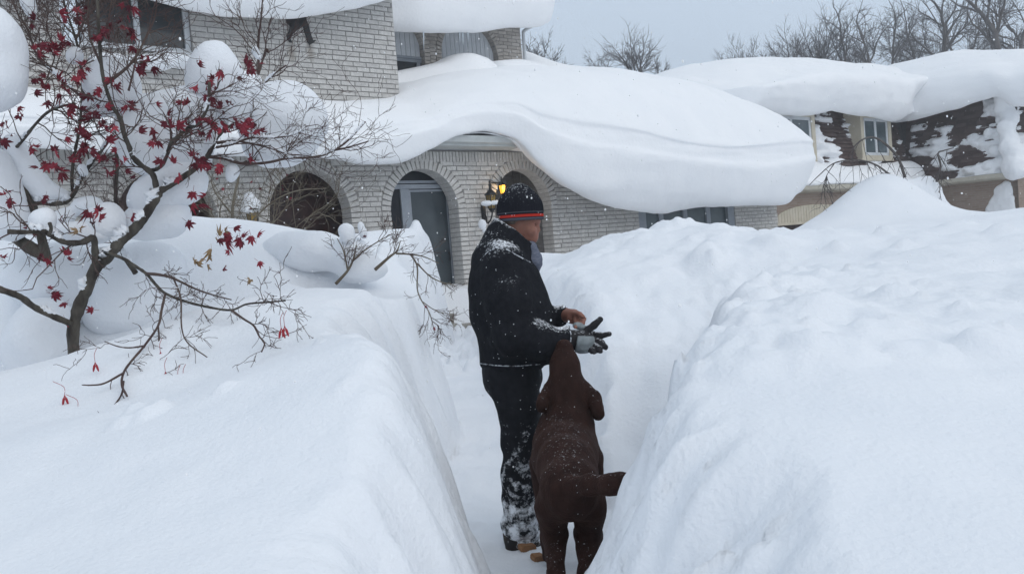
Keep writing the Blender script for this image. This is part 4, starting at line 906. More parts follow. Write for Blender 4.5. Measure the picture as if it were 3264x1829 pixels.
# ================================================================== bare trees behind the roofs
BARK = mat('grey_bark', (.085, .075, .072), .95, (.13, .118, .112), 6, 5, .01, 20, stretch=(1, 1, .3))
TWIG = mat('winter_twig', (.075, .066, .066), .95, (.10, .09, .09), 3, 3)
def grow(mbs, p, d, ln, r, depth, rg, spread, up, maxd, thick, jit=.085):
    n = 4
    pts = [p]; dd = d
    for i in range(n):
        dd = dd + rg.normal(0, jit * (1 + .25 * depth), 3) + np.array([0, 0, up * .05]); dd /= np.linalg.norm(dd); pts.append(pts[-1] + dd * ln / n)
    pts = np.array(pts); rr = np.linspace(r, r * (.66 if depth < maxd else .45), n + 1)
    mbs[0 if r > thick else 1].tube(pts, rr, 6 if r > thick else 3, cap=False)
    if depth >= maxd: return
    k = 4 if depth < 2 else 3 + int(rg.random() < .5)
    for i in range(k):
        f = rg.uniform(.30, .95) if i < k - 1 else 1.0
        j = min(int(f * n), n - 1); q = pts[j] + (pts[j + 1] - pts[j]) * (f * n - j)
        t = pts[j + 1] - pts[j]; t /= np.linalg.norm(t)
        side = rg.normal(0, 1, 3); side[1] *= .8; side -= t * (side @ t); side /= np.linalg.norm(side)
        a = (rg.uniform(.6, 1.15) if i < k - 1 else rg.uniform(0, .3)) * spread; nd = t * math.cos(a) + side * math.sin(a) + np.array([0, 0, up * .10]); nd /= np.linalg.norm(nd)
        grow(mbs, q, nd, ln * (rg.uniform(.50, .78) if i < k - 1 else rg.uniform(.72, .9)), max(r * (.50 if i < k - 1 else .66), .0075), depth + 1, rg, spread, up, maxd, thick, jit)
def bare_tree(px, ytop, Y, ybase, label, seed, stems=1, spread=.6, up=.6, rad0=.16, maxd=4):
    rg = np.random.default_rng(seed); c = atY(px, ybase + 45, Y); top = atY(px, ytop, Y); H = top[2] - c[2]
    base = np.array([c[0], c[1], .9]); t = thing('bare_tree', label, 'tree', base, 0, 'leafless trees behind the roofs')
    mbs = [MB(), MB()]; hf = .30 if maxd == 4 else .27; r1 = rad0 * .62
    P = crspline([base, base * .5 + c * .5 + np.array([rg.normal(0, .15), 0, 0]), c], 5); mbs[0].tube(P, np.linspace(rad0 * 1.3, r1 * 1.05, len(P)), 8, cap=False)
    for s_ in range(stems):
        a = 6.28 * s_ / stems + rg.normal(0, .3); w = (.25 + .5 * rg.random()) * (stems > 1); d = np.array([math.cos(a) * w, math.sin(a) * w, 1]); d /= np.linalg.norm(d)
        grow(mbs, c, d, H * hf * rg.uniform(.85, 1.1), r1 * (1 if stems == 1 else .55), 0, rg, spread, up, maxd, .03, .10 if stems == 1 else .06)
    mbs[0].wbuild('trunk', BARK, t, True); mbs[1].wbuild('crown', TWIG, t)
TREES = [(1712, 78, 38, 200, 'slender bare tree peeping past the downspout of the recessed gable', 1, 3, .75, .3, .10, 4),
         (2030, 62, 48, 215, 'vase-shaped bare tree standing alone between the two snowy roofs', 2, 6, .75, .3, .15, 4),
         (1925, 128, 50, 215, 'small bare sapling to the left of the vase-shaped tree', 3, 2, .75, .3, .08, 4),
         (2388, 70, 55, 190, 'thin leafless tree at the left end of the tree row', 4, 2, .75, .3, .12, 4),
         (2520, 45, 55, 190, 'spreading leafless tree second in the row above the mansard snow', 5, 3, .75, .3, .15, 4),
         (2612, 10, 58, 200, 'dense many-stemmed leafless tree above the brown house window', 6, 5, .75, .3, .2, 4),
         (2700, -70, 56, 210, 'tall forked leafless tree right of the dense one', 7, 1, .75, .3, .18, 5),
         (2775, -110, 52, 215, 'tall dark trunked tree over the dip in the snow roof', 8, 1, .75, .3, .20, 5),
         (2845, -100, 55, 205, 'slim leafless tree just right of the roof dip', 9, 1, .75, .3, .17, 5),
         (2925, -60, 58, 200, 'leaning leafless tree with crossing limbs over the wing', 10, 1, .75, .3, .19, 5),
         (3010, -150, 50, 190, 'big leafless tree with thick diagonal limbs', 11, 1, .75, .3, .26, 5),
         (3075, -120, 54, 185, 'twin-stemmed leafless tree beside the thick-limbed one', 12, 2, .75, .3, .24, 4),
         (3185, -260, 46, 185, 'tallest thick brown trunk rising out of the frame', 13, 1, .75, .3, .32, 5),
         (3250, -150, 52, 185, 'leafless tree at the far right picture edge', 14, 1, .75, .3, .24, 5)]
for T in TREES: bare_tree(T[0], T[1], T[2], T[3], T[4], T[5] + 100, T[6], T[7], T[8], T[9], T[10])
for i, (px, yt, lab) in enumerate([(2345, 140, 'faint low treetop at the left end of the row'), (2455, 120, 'low treetop between the first two trees'), (2570, 90, 'bushy brown treetop beside the spreading tree'), (2650, 80, 'bushy brown treetop below the tall forked tree'), (2735, 90, 'low treetop left of the roof dip'), (2880, 80, 'low treetop right of the roof dip'),
                                  (2975, 60, 'low treetop below the leaning tree'), (3125, 50, 'low treetop between twin stems and tallest trunk'), (3225, 60, 'low treetop at the foot of the tallest trunk'), (2105, 165, 'small faint treetop right of the vase-shaped tree'), (1780, 165, 'tiny treetop over the garage roof snow')]):
    bare_tree(px, yt, 57 + 2 * (i % 3), 215, lab, 300 + i, 5 if i < 9 else 2, .7, .3, .12, 4)
# ================================================================== the red maple in the front yard
MY = 5.6
MBARK = mat('maple_bark', (.034, .028, .024), .95, (.105, .094, .078), 16, 8, .018, 45, stretch=(1, 1, .35))
MTWIG = mat('maple_twig', (.070, .042, .040), .85, (.105, .075, .062), 4, 3)
maple = thing('japanese_maple', 'bare-branched maple with withered crimson leaves beside the path', 'tree', (*atY(240, 1140, MY)[:2], .7), 0)
def mp(px, py, dy=0.0): return atY(px, py, MY + dy)
rm = np.random.default_rng(21)
LIMBS = []
def limb(pts, r0, r1, dys=None, n=5):
    k = len(pts); dys = np.interp(np.arange(k), np.linspace(0, k - 1, len(dys)), dys) if dys is not None else np.zeros(k)
    P = crspline([mp(p[0], p[1], d) for p, d in zip(pts, dys)], n)
    rr = np.linspace(r0 * (.50 if r0 > .012 else .9), r1 * (.62 if r1 > .01 else .9), len(P)) * (1 + .07 * rm.normal(0, 1, len(P))); LIMBS.append((P, rr)); return P
limb([(240, 1180), (236, 1126), (234, 1052), (251, 982), (279, 917), (307, 852), (344, 820), (385, 768), (418, 740), (455, 699), (485, 650), (507, 611)], .078, .048, [0, 0, .1])
limb([(507, 611), (541, 591), (582, 566), (638, 525), (665, 492), (692, 438), (727, 404), (742, 392)], .047, .014, [.1, .3])
limb([(499, 605), (491, 566), (477, 547), (444, 522), (424, 500), (410, 464), (396, 430), (383, 378), (359, 340), (335, 272), (323, 209), (315, 97), (310, -20)], .040, .010, [.1, -.1])
limb([(477, 547), (513, 530), (532, 494), (546, 453), (571, 433), (599, 408), (630, 395), (662, 340), (668, 262)], .028, .010, [.1, -.2])
limb([(307, 852), (303, 800), (297, 759), (260, 773), (209, 773), (163, 750), (135, 736), (74, 740), (23, 738)], .048, .022, [0, -.35])
limb([(155, 752), (163, 730), (158, 711)], .022, .018, [-.25, -.3])
limb([(232, 1040), (218, 1028), (163, 1005), (107, 977), (70, 949), (28, 931), (-30, 915)], .038, .032, [0, -.3])
limb([(322, 800), (388, 822), (432, 849), (466, 872), (499, 910), (527, 935), (588, 960), (671, 980), (737, 988), (787, 969), (854, 963), (909, 958)], .024, .004, [0, -.2, -.8, -1.4])
limb([(737, 988), (776, 1016), (809, 1038), (826, 1071), (843, 1093), (834, 1121)], .007, .003, [-1.12, -1.6])
limb([(527, 935), (515, 988), (504, 1038), (460, 1102), (416, 1154), (394, 1188), (388, 1226), (405, 1262)], .014, .006, [-.42, -1.05, -1.5])
limb([(394, 1215), (388, 1255), (366, 1290), (344, 1326)], .006, .003, [-1.33, -1.6])
limb([(466, 872), (510, 876), (554, 888), (626, 922), (693, 944), (737, 955)], .011, .004, [-.16, -.9])
limb([(554, 890), (565, 916), (577, 955), (579, 1043), (599, 1093), (660, 1138)], .007, .003, [-.35, -1.3])
limb([(460, 1102), (415, 1108), (377, 1104), (333, 1088)], .006, .003, [-.95, -1.0])
limb([(394, 1188), (333, 1221), (290, 1227), (261, 1226)], .007, .003, [-1.28, -1.4])
limb([(504, 1038), (507, 1080), (505, 1140), (513, 1190), (529, 1204)], .006, .003, [-.7, -1.25])
limb([(-20, 700), (0, 722), (46, 754), (93, 787), (144, 815)], .065, .07, [.35, .3])
limb([(150, 830), (111, 677), (89, 636), (61, 577), (36, 525), (17, 483), (-10, 440), (-40, 330)], .06, .035, [.3, .3])
limb([(108, 650), (130, 645), (166, 650), (211, 644), (236, 616), (255, 577), (277, 539), (305, 503), (333, 467), (358, 430)], .034, .018, [.3, .5])
limb([(232, 610), (229, 566), (236, 494), (250, 428), (262, 311), (258, 220), (243, 131), (209, 29), (200, -20)], .024, .007, [.4, .3])
limb([(45, 478), (70, 450), (110, 400), (150, 360), (195, 340), (240, 330)], .022, .012, [.3, .1])
limb([(432, 870), (399, 819), (381, 773), (385, 710), (370, 640), (371, 566), (374, 519), (368, 470)], .035, .018, [.35, .6])
limb([(665, 500), (713, 505), (772, 522), (849, 519), (917, 505), (1009, 500), (1073, 475), (1121, 437), (1165, 388)], .024, .005, [.3, .4])
limb([(1060, 480), (1110, 470), (1174, 451)], .009, .004, [.4, .35])
limb([(690, 456), (752, 449), (840, 466), (917, 490), (985, 497)], .012, .004, [.2, .3])
limb([(690, 470), (740, 460), (800, 440), (870, 440), (935, 430), (980, 410)], .010, .003, [.2, .1])
limb([(796, 340), (825, 233), (849, 160), (856, 170)], .016, .008, [.6, .6])
limb([(798, 330), (849, 262), (885, 228), (912, 209)], .013, .006, [.6, .5])
limb([(825, 233), (823, 141), (832, 60), (838, -20)], .011, .005, [.6, .6])
limb([(315, 150), (340, 90), (352, 30), (360, -20)], .008, .004, [-.05, -.1])
limb([(335, 272), (420, 200), (470, 110), (495, 50), (500, -10)], .011, .004, [-.05, .2])
limb([(240, 130), (270, 60), (262, -20)], .009, .004, [.3, .3])
limb([(323, 209), (290, 130), (280, 60), (285, -20)], .009, .004, [-.05, .1])
limb([(262, 311), (190, 250), (120, 180), (90, 100), (60, 50), (30, -10)], .012, .004, [.4, .6])
limb([(150, 250), (175, 170), (150, 90), (155, 20)], .007, .003, [.5, .6])
limb([(668, 300), (700, 290), (745, 270)], .008, .003, [-.2, -.2])
limb([(546, 453), (541, 400), (520, 360)], .009, .003, [0, -.1])
limb([(410, 290), (432, 200), (445, 130)], .008, .003, [-.05, 0])
for i, (P, rr) in enumerate(LIMBS[:8] + LIMBS[16:22]):
    m = MB(); m.tube(P, rr, 9); m.wbuild('trunk' if i == 0 else 'limb', MBARK, maple, True)
mb = MB()
for P, rr in LIMBS[8:16] + LIMBS[22:]: mb.tube(P, rr, 6)
tw = MB()
def twig(tw, p, d, ln, r, depth, rg, droop=0.0, wig=.22):
    n = 5; pts = [p]; dd = d
    for i in range(n):
        dd = dd + rg.normal(0, wig, 3) + np.array([0, 0, droop]); dd /= np.linalg.norm(dd); pts.append(pts[-1] + dd * ln / n)
    pts = np.array(pts); tw.tube(pts, np.linspace(r, max(r * .55, .0013), n + 1), 4 if r > .003 else 3, cap=False)
    if depth <= 0: return
    for k in range(rg.integers(2, 5)):
        j = rg.integers(1, n + 1); t = pts[j] - pts[j - 1]; t /= np.linalg.norm(t); s_ = rg.normal(0, 1, 3); s_ -= t * (s_ @ t); s_ /= np.linalg.norm(s_); a = rg.uniform(.4, .95)
        twig(tw, pts[j], t * math.cos(a) + s_ * math.sin(a), ln * rg.uniform(.45, .75), max(r * .65, .0014), depth - 1, rg, droop, wig)
dens = {2: 6, 3: 9, 4: 6, 7: 12, 8: 5, 9: 6, 10: 2, 11: 9, 12: 5, 13: 1, 14: 1, 15: 3, 17: 5, 18: 5, 19: 18, 20: 8, 22: 14, 23: 6, 24: 10, 25: 12, 26: 8, 27: 9, 28: 8, 29: 7, 30: 8, 31: 10, 32: 10, 33: 30, 34: 16, 35: 4, 36: 5, 37: 6, 1: 5, 21: 5}
for li, cnt in dens.items():
    P, rr = LIMBS[li]
    for k in range(int(cnt * (1.5 if li < 7 or 16 < li < 22 or li > 28 else .8 if 21 < li < 29 else 1))):
        j = rm.integers(max(1, len(P) // 5), len(P) - 1); t = P[j + 1] - P[j]; t /= np.linalg.norm(t) + 1e-9
        s_ = rm.normal(0, 1, 3); s_[1] *= .7; s_ -= t * (s_ @ t); s_ /= np.linalg.norm(s_); a = rm.uniform(.5, 1.1)
        up = .04 if li not in (7, 8, 9, 10, 11, 12, 13, 14, 15) else -.03
        low_ = 7 <= li <= 15; twig(tw, P[j], t * math.cos(a) + s_ * math.sin(a), rm.uniform(.07, .19) if low_ else rm.uniform(.16, .42), min(rr[j] * .5, .0026 if low_ else .0048), 2, rm, up)
tag(mb.wbuild('thin_branches', MTWIG, maple, True), kind='stuff'); tag(tw.wbuild('twigs', MTWIG, maple), kind='stuff')

# withered leaves: seven-lobed, curled, a few variants that share their mesh
def leafmesh(seed, curl):
    rg = np.random.default_rng(seed); angs = np.radians([-118, -78, -38, 0, 38, 78, 118]); lens = [.42, .70, .92, 1.0, .92, .70, .42]
    V = [(0, 0, 0)]; order = []
    for i in range(7):
        a, l = angs[i] + rg.normal(0, .07), lens[i] * rg.uniform(.85, 1.1)
        for da, f in ((-.26, .62), (0, 1.0), (.26, .62)):
            order.append(len(V)); V.append((math.sin(a + da) * l * f, math.cos(a + da) * l * f, 0))
        if i < 6:
            am = (angs[i] + angs[i + 1]) / 2; order.append(len(V)); V.append((math.sin(am) * .47, math.cos(am) * .47, 0))
    order.append(len(V)); V.append((0, -.10, 0)); V = np.array(V) * .5
    c1, c2 = rg.uniform(.5, 1) * curl, rg.uniform(.2, 1) * curl
    rr_ = np.linalg.norm(V[:, :2], axis=1)
    V[:, 2] = -c1 * .55 * np.abs(V[:, 0]) - c2 * 1.5 * rr_ ** 2 * (1 + .5 * np.sign(V[:, 1])) + .16 * rg.normal(0, 1, len(V)) * rr_
    V[:, 0] *= 1 - .30 * min(curl, 1.2) * rg.uniform(.5, 1); V[:, 0] += .12 * curl * rg.normal() * V[:, 1]; F = [(0, order[i], order[(i + 1) % len(order)]) for i in range(len(order))]
    st = len(V); V = np.vstack([V, [(-.012, -.04, 0), (.012, -.04, 0), (.03, -.42, .06), (.012, -.42, .06)]]); F.append((st, st + 1, st + 2, st + 3))
    return V, F
def leaf_mat(name, a, b, c):
    m = bpy.data.materials.new(name); m.use_nodes = True; t = m.node_tree; p = t.nodes['Principled BSDF']; p.inputs['Roughness'].default_value = .65; p.inputs['Specular IOR Level'].default_value = .25
    oi = t.nodes.new('ShaderNodeObjectInfo'); r = t.nodes.new('ShaderNodeValToRGB'); e = r.color_ramp.elements; e[0].color = (*a, 1); e[1].color = (*c, 1); x = e.new(.55); x.color = (*b, 1)
    t.links.new(oi.outputs['Random'], r.inputs[0]); t.links.new(r.outputs[0], p.inputs['Base Color'])
    p.inputs['Transmission Weight'].default_value = 0.0; return m
RED = leaf_mat('crimson_leaf', (.08, .010, .018), (.17, .016, .030), (.30, .034, .052))
BRN = leaf_mat('tan_dead_leaf', (.22, .14, .075), (.28, .19, .10), (.33, .23, .13))
LM = []
for i in range(8):
    V, F = leafmesh(40 + i, [.3, .6, .9, 1.2, .5, .8, 1.4, 1.0][i]); LM.append(V); 
LMR = [mesh(V, leafmesh(40, .3)[1], 'leaf') for V in LM]; LMB = [mesh(V, leafmesh(40, .3)[1], 'leaf') for V in LM]
for me in LMR: me.materials.append(RED)
for me in LMB: me.materials.append(BRN)
LEAVES = '''249,46,4 188,53,2 204,69,1 99,56,2 391,12,1 420,27,2 400,65,2 347,104,6 301,112,2 410,102,3 424,158,2 201,136,4 167,155,4 114,167,3 131,146,1 194,167,2 257,211,3 243,255,5 124,250,3 143,274,2 192,267,3 204,284,2 263,301,2 121,301,2 143,323,2 308,291,3 364,264,3 415,327,4 444,223,2
53,357,2 87,463,2 19,408,2 5,451,3 255,342,2 221,352,2 293,366,3 320,400,4 354,398,2 337,347,3 260,420,4 264,463,4 291,473,3 337,449,2 213,439,1 223,493,2 175,476,2 160,524,3 187,541,3 252,517,2 225,512,1 342,500,3 364,514,2 393,514,2 410,548,2 344,563,2 444,417,1
133,641,2 33,638,2 5,616,2 48,719,1 269,669,2 316,669,2 297,697,3 413,691,2 114,738,2 191,698,1 615,615,1 632,644,2 657,622,1 599,710,1 499,442,3 502,511,2 557,516,1 571,550,2 638,511,5 688,539,4
633,209,2 702,223,2 678,268,4 623,282,2 595,327,3 498,330,1 529,375,2 560,400,3 588,393,3 498,452,2 668,316,5 706,341,3 636,382,4 671,393,4 706,403,4 737,396,3 775,403,3 820,413,3 796,386,2 640,424,1 664,431,2 779,192,3 803,209,3 772,237,2 467,199,3 446,223,2 505,514,1 630,504,3 796,500,1
732,761,3 776,766,4 809,761,2 685,766,2 729,800,1 826,836,1 710,858,1 748,727,1 219,816,2 136,822,3 161,927,3 183,938,1 208,966,1 294,988,1 208,1024,1 14,822,4 33,860,3 22,1143,2 14,1160,2 39,1188,1 8,540,2'''
nleaf = 0
def put_leaf(px, py, dy, size, meshes, rg):
    global nleaf
    o = bpy.data.objects.new('leaf', meshes[rg.integers(0, 8)]); COL.objects.link(o); o.parent = maple
    P = mp(px, py, dy) - np.array(maple.location); o.location = P.tolist(); o.scale = (size,) * 3
    o.rotation_euler = (math.pi / 2 + rg.normal(0, .6), (math.pi if rg.random() < .8 else 0) + rg.normal(0, .75), rg.normal(0, .8)); nleaf += 1
for w in LEAVES.split():
    x, y, n = [int(v) for v in w.split(',')]
    for k in range(n):
        if nleaf >= 286: break
        sp = 0 if n == 1 else 10
        put_leaf(x + rm.normal(0, sp), y + rm.normal(0, sp * .8), rm.normal(-.05, .12) - (.25 if y > 700 and x > 500 else 0), rm.uniform(.07, .125), LMR, rm)
for x, y in [(626, 838), (618, 830), (660, 847), (795, 891), (665, 811), (690, 765), (700, 750), (249, 736), (715, 735), (640, 826), (675, 795), (255, 730)]:
    put_leaf(x, y, -.25 + rm.normal(0, .05), rm.uniform(.08, .11), LMB, rm)
lc = MB(); LF = leafmesh(40, .3)[1]                             # the small shrivelled leaves too many and tiny to pick apart
for w in LEAVES.split():
    x, y, n = [int(v) for v in w.split(',')]
    if n < 3 or y > 600: continue
    for k in range(n - 1):
        V = LM[rm.integers(0, 8)] * rm.uniform(.045, .08); A_ = np.array(Matrix.Rotation(rm.uniform(0, 6.3), 3, 'X') @ Matrix.Rotation(rm.uniform(0, 6.3), 3, 'Z') @ Matrix.Rotation(rm.uniform(0, 6.3), 3, 'Y'))
        lc.add(V @ A_.T + mp(x + rm.normal(0, 16), y + rm.normal(0, 14), rm.normal(.02, .14)), LF)
tag(lc.wbuild('shrivelled_leaves', mat('dark_crimson_leaf', (.085, .010, .016), .7, (.16, .016, .028), 12, 3), maple), kind='stuff')
SEED = mat('red_seed_wing', (.34, .03, .04), .6)
for x, y, d in [(208, 1279, -1.4), (250, 1321, -1.45), (513, 1140, -1.0), (529, 1204, -1.25), (571, 1229, -1.3), (588, 1226, -1.3), (898, 1066, -1.6), (909, 1060, -1.6), (305, 1173, -1.1)]:
    c = mp(x, y, d); m = MB()
    for sg in (-1, 1):
        m.tube(crspline([c + np.array([0, 0, .03]), c + np.array([sg * .006, 0, .012]), c + np.array([sg * .014, 0, -.018])], 3), [.002, .002, .003, .006, .006, .005, .002], 5)
    m.tube(crspline([c + np.array([.05 * (-1 if x < 300 else .3), .0, .10]), c + np.array([0, 0, .07]), c + np.array([0, 0, .03])], 3), .0014, 3)
    m.wbuild('seed_wing', SEED, maple)

# ------------------------------------------------------------------ snow lumps held by the branches
def clump(label, balls, h=.028, k=.14, seed=0, amp=.026, name='snow_clump', grp='snow lumps caught in the maple', Yb=MY, extra=None, freq=2.0):
    """balls: (px, py, rx px, ry px, dY) spheres-ish in place; depth radius follows the mean radius"""
    cs = []
    for b in balls:
        c = atY(b[0], b[1], Yb + b[4]); sc_ = (Yb + b[4]) / FOC; cs.append((c, np.array([b[2] * sc_, max(b[2], b[3]) * .5 * sc_ + min(b[2], b[3]) * .45 * sc_, b[3] * sc_])))
    lo = np.min([c - r.max() * 1.0 for c, r in cs], 0) - .12; hi = np.max([c + r.max() * 1.0 for c, r in cs], 0) + .12
    f = Field(lo, hi, h)
    for c, r in cs: f.ell(c, r, k)
    f.rough(amp, freq, seed, 3); f.rough(amp * .35, freq * 4, seed + 50, 3)
    if extra: extra(f)
    o = f.build(name, SNOW); return tag(o, label, 'snow lump', grp)
clump('very large rounded snow lump cut by the left picture edge', [(-55, 180, 112, 135, -.3), (-45, 255, 98, 92, -.3), (-65, 115, 95, 78, -.3)], seed=1, h=.035)
clump('small snow cap on a twig between the big edge lump and round lump', [(237, 180, 27, 27, .2), (243, 168, 18, 18, .2)], seed=2, h=.012, k=.03, amp=.006)
clump('round snow ball in front of the upper window sill', [(360, 255, 76, 68, .25), (345, 285, 62, 48, .25), (385, 300, 50, 60, .25)], seed=3, h=.022)
clump('flat snow pad under the round ball, behind crimson leaves', [(325, 335, 62, 34, .3), (375, 330, 45, 35, .3), (300, 352, 30, 20, .3)], seed=4, h=.02, k=.05, amp=.01)
clump('tall pointed snow cone in the middle of the maple crown', [(680, 185, 48, 48, .3), (688, 240, 66, 60, .3), (722, 300, 62, 70, .35), (640, 255, 42, 38, .3), (748, 360, 48, 50, .4)], seed=5, h=.025)
clump('snow lump leaning on the right side of the tall cone', [(795, 262, 36, 40, .5), (780, 300, 40, 44, .5)], seed=6, h=.02)
clump('broad snow dome at the right end of the maple', [(905, 352, 112, 92, .6), (930, 410, 100, 90, .6), (850, 430, 80, 76, .6), (970, 390, 62, 66, .6), (890, 480, 80, 40, .6)], seed=7, h=.03)
clump('long sagging snow mass through the centre of the maple', [(560, 340, 130, 56, .35), (470, 395, 90, 76, .35), (470, 460, 88, 78, .35), (590, 430, 90, 74, .4), (600, 500, 66, 50, .4), (650, 350, 90, 60, .4), (510, 510, 56, 44, .35)], seed=8, h=.03)
clump('snow saddle below the thick diagonal limb', [(540, 600, 80, 48, .35), (590, 570, 54, 46, .35), (480, 640, 62, 44, .35), (615, 580, 28, 38, .35)], seed=9, h=.024)
clump('rounded snow lump below the saddle on the right fork', [(560, 690, 58, 60, .35), (500, 700, 72, 50, .35), (450, 720, 60, 40, .35)], seed=10, h=.024)
clump('egg-shaped snow ball above the horizontal limb', [(335, 690, 52, 52, .15), (330, 730, 60, 44, .15)], seed=11, h=.02)
clump('small snow mound sitting on the broken limb', [(135, 700, 46, 36, -.2), (130, 725, 44, 22, -.2), (150, 690, 25, 25, -.2)], seed=12, h=.016, k=.04, amp=.01)
clump('low snow pad along the horizontal limb', [(240, 735, 80, 34, .1), (290, 752, 60, 30, .1), (200, 700, 40, 26, .25), (280, 660, 36, 30, .3)], seed=13, h=.02, k=.06)
clump('snow strip lying along the leaning left trunk', [(45, 470, 32, 44, .35), (75, 530, 46, 46, .35), (110, 580, 50, 44, .35), (150, 620, 46, 30, .35), (205, 625, 36, 20, .4)], seed=14, h=.022, k=.08)
clump('bulky snow hanging left of the leaning trunk at the picture edge', [(0, 620, 58, 110, .2), (25, 690, 62, 80, .2), (-20, 540, 50, 70, .25)], seed=15, h=.03)
clump('snow heap between the left limb and the trunk base', [(120, 1070, 82, 110, .35), (155, 1130, 70, 60, .35), (60, 1120, 40, 70, .35), (170, 1020, 50, 50, .4)], seed=16, h=.028)
clump('big soft snow heap behind the trunk', [(180, 900, 150, 110, .75), (80, 870, 90, 70, .7), (240, 850, 90, 70, .8), (230, 980, 80, 60, .75)], seed=17, h=.035)
clump('deep snow pillow to the right of the trunk', [(400, 920, 130, 120, .8), (430, 1000, 110, 70, .75), (340, 1010, 70, 55, .7), (480, 860, 100, 90, .9)], seed=18, h=.035)
clump('tiny snow ball on a stub in front of the shaded wall', [(262, 538, 14, 16, .35), (268, 552, 13, 12, .35)], seed=19, h=.008, k=.02, amp=.003)
clump('shapeless snow scrap caught in twigs at the top left', [(95, 18, 20, 28, .5), (105, 48, 14, 18, .5), (85, -5, 18, 20, .5)], seed=20, h=.012, k=.03, amp=.012, freq=6)
clump('little snow tuft on the upper right twigs', [(815, 165, 11, 16, .6), (826, 182, 10, 10, .6)], seed=21, h=.008, k=.02, amp=.006, freq=8)
clump('snow scrap hanging under the low right limb', [(742, 545, 22, 26, .35), (735, 565, 14, 16, .35)], seed=22, h=.012, k=.03, amp=.008)
# ragged snow still lying along the limbs
bs = MB(); rq = np.random.default_rng(91)
for li in (0, 1, 2, 3, 4, 6, 17, 18, 19, 20, 21, 22, 24, 25, 26, 27, 33):
    P, rr = LIMBS[li]; i = 2
    while i < len(P) - 4:
        n_ = int(rq.integers(3, 8)); seg = P[i:i + n_ + 1]; rs2 = rr[i:i + n_ + 1]; i += n_ + int(rq.integers(1, 5))
        if len(seg) < 4 or rq.random() < .25: continue
        sl_ = abs((seg[-1] - seg[0])[2]) / (np.linalg.norm(seg[-1] - seg[0]) + 1e-9)
        if sl_ > .93: continue
        Q = crspline(seg, 4); w = np.interp(np.linspace(0, 1, len(Q)), np.linspace(0, 1, len(rs2)), rs2) * rq.uniform(.75, 1.2) + .004; w = w * np.sin(np.linspace(.12, math.pi - .12, len(Q))) ** .6 * (1 + .22 * rq.normal(0, 1, len(Q)))
        bs.tube(Q + np.array([0, 0, 1.0]) * (w * .95)[:, None] + rq.normal(0, .002, Q.shape), np.abs(w) + .001, 7)
bo = bs.wbuild('branch_snow', SNOW, None, True); tag(bo, 'thin broken ridges of snow lying along the maple limbs', None, None, 'stuff')
# snow on sills and lanterns
def sill_snow(label, balls, t, h=.025, k=.08, seed=0, amp=.012):
    cs = []
    for px, py, rx, ry in balls:
        s_, z_ = hs(px, py, t); P = hw(s_, t, z_); sc_ = P[1] / FOC; cs.append((P, np.array([rx * sc_, rx * sc_ * .6 if rx < ry * 2 else ry * sc_ * 1.2, ry * sc_])))
    lo = np.min([c - r.max() for c, r in cs], 0) - .1; hi = np.max([c + r.max() for c, r in cs], 0) + .1; f = Field(lo, hi, h)
    for c, r in cs: f.ell(c, r, k)
    f.rough(amp, 4, seed, 2); return tag(f.build('snow_lump', SNOW), label, 'snow lump', 'snow caps on ledges and lanterns')
sill_snow('bulging snow cushion on the upper window sill', [(470, 195, 50, 22), (530, 190, 60, 26), (580, 195, 40, 24), (420, 195, 40, 20), (370, 192, 40, 20), (320, 190, 40, 20), (500, 205, 50, 22)], -.42, seed=1)
sill_snow('snow cap on the lantern beside the door arch', [(1562, 647, 27, 9), (1550, 648, 18, 9), (1575, 645, 16, 8)], .28, .012, .03, 2, .006)
sill_snow('snow clot on the bracket of that lantern', [(1537, 715, 14, 17), (1545, 735, 8, 8)], .25, .012, .03, 3, .006)
sill_snow('pointed snow cone on the twig-hidden lantern', [(800, 655, 32, 26), (795, 632, 18, 20), (790, 668, 26, 14)], .3, .015, .04, 4, .008)

# ------------------------------------------------------------------ bare shrubs
def shrub(name, label, cat, roots, n, ln, Yb, rg, r=.012, depth=3, mat_=None, group=None, droop=.02):
    base = atY(*roots[0], Yb); t = thing(name, label, cat, (base[0], base[1], gz(base[0], base[1])), 0, group); m = MB(); m2 = MB()
    for rx, ry in roots:
        P = atY(rx, ry, Yb); P[2] -= .1
        for k in range(n):
            d = np.array([rg.normal(0, .65), rg.normal(0, .4), rg.uniform(.3, 1)]); d /= np.linalg.norm(d); twig(m2, P + rg.normal(0, .05, 3), d, ln * rg.uniform(.6, 1.1), r * rg.uniform(.5, 1), depth, rg, droop, .25)
    m2.wbuild('twigs', mat_ or MTWIG, t); return t
GTW = mat('lichened_twig', (.12, .095, .07), .95, (.19, .17, .13), 4, 4)
rs_ = np.random.default_rng(8)
shrub('bare_shrub', 'tangled brown leafless shrub in front of the dark left arches', 'shrub', [(700, 745), (760, 745), (830, 745), (930, 740)], 7, .8, 9.2, rs_, .006, 3, GTW)
t = bpy.data.objects['bare_shrub']; m = MB()
m.tube(crspline([atY(760, 790, 9.2), atY(740, 700, 9.2), atY(748, 620, 9.2), atY(760, 560, 9.2), atY(730, 530, 9.2)], 5), np.linspace(.020, .008, 21), 7)
m.tube(crspline([atY(725, 780, 9.2), atY(790, 720, 9.1), atY(860, 650, 9.0), atY(940, 610, 8.9), atY(1040, 600, 8.9)], 5), np.linspace(.012, .004, 21), 7)
m.tube(crspline([atY(745, 690, 9.2), atY(690, 620, 9.2), atY(672, 575, 9.2)], 5), np.linspace(.010, .005, 11), 7)
m.wbuild('stem', GTW, t, True)
for i in range(10):                                            # a few small leaves still hanging on it
    P = atY(rs_.uniform(690, 930), rs_.uniform(540, 690), 9.1); o = bpy.data.objects.new('leaf', LMR[i % 8]); COL.objects.link(o); o.parent = t; o.location = (P - np.array(t.location)).tolist(); o.scale = (.06,) * 3; o.rotation_euler = tuple(rs_.uniform(0, 6, 3))
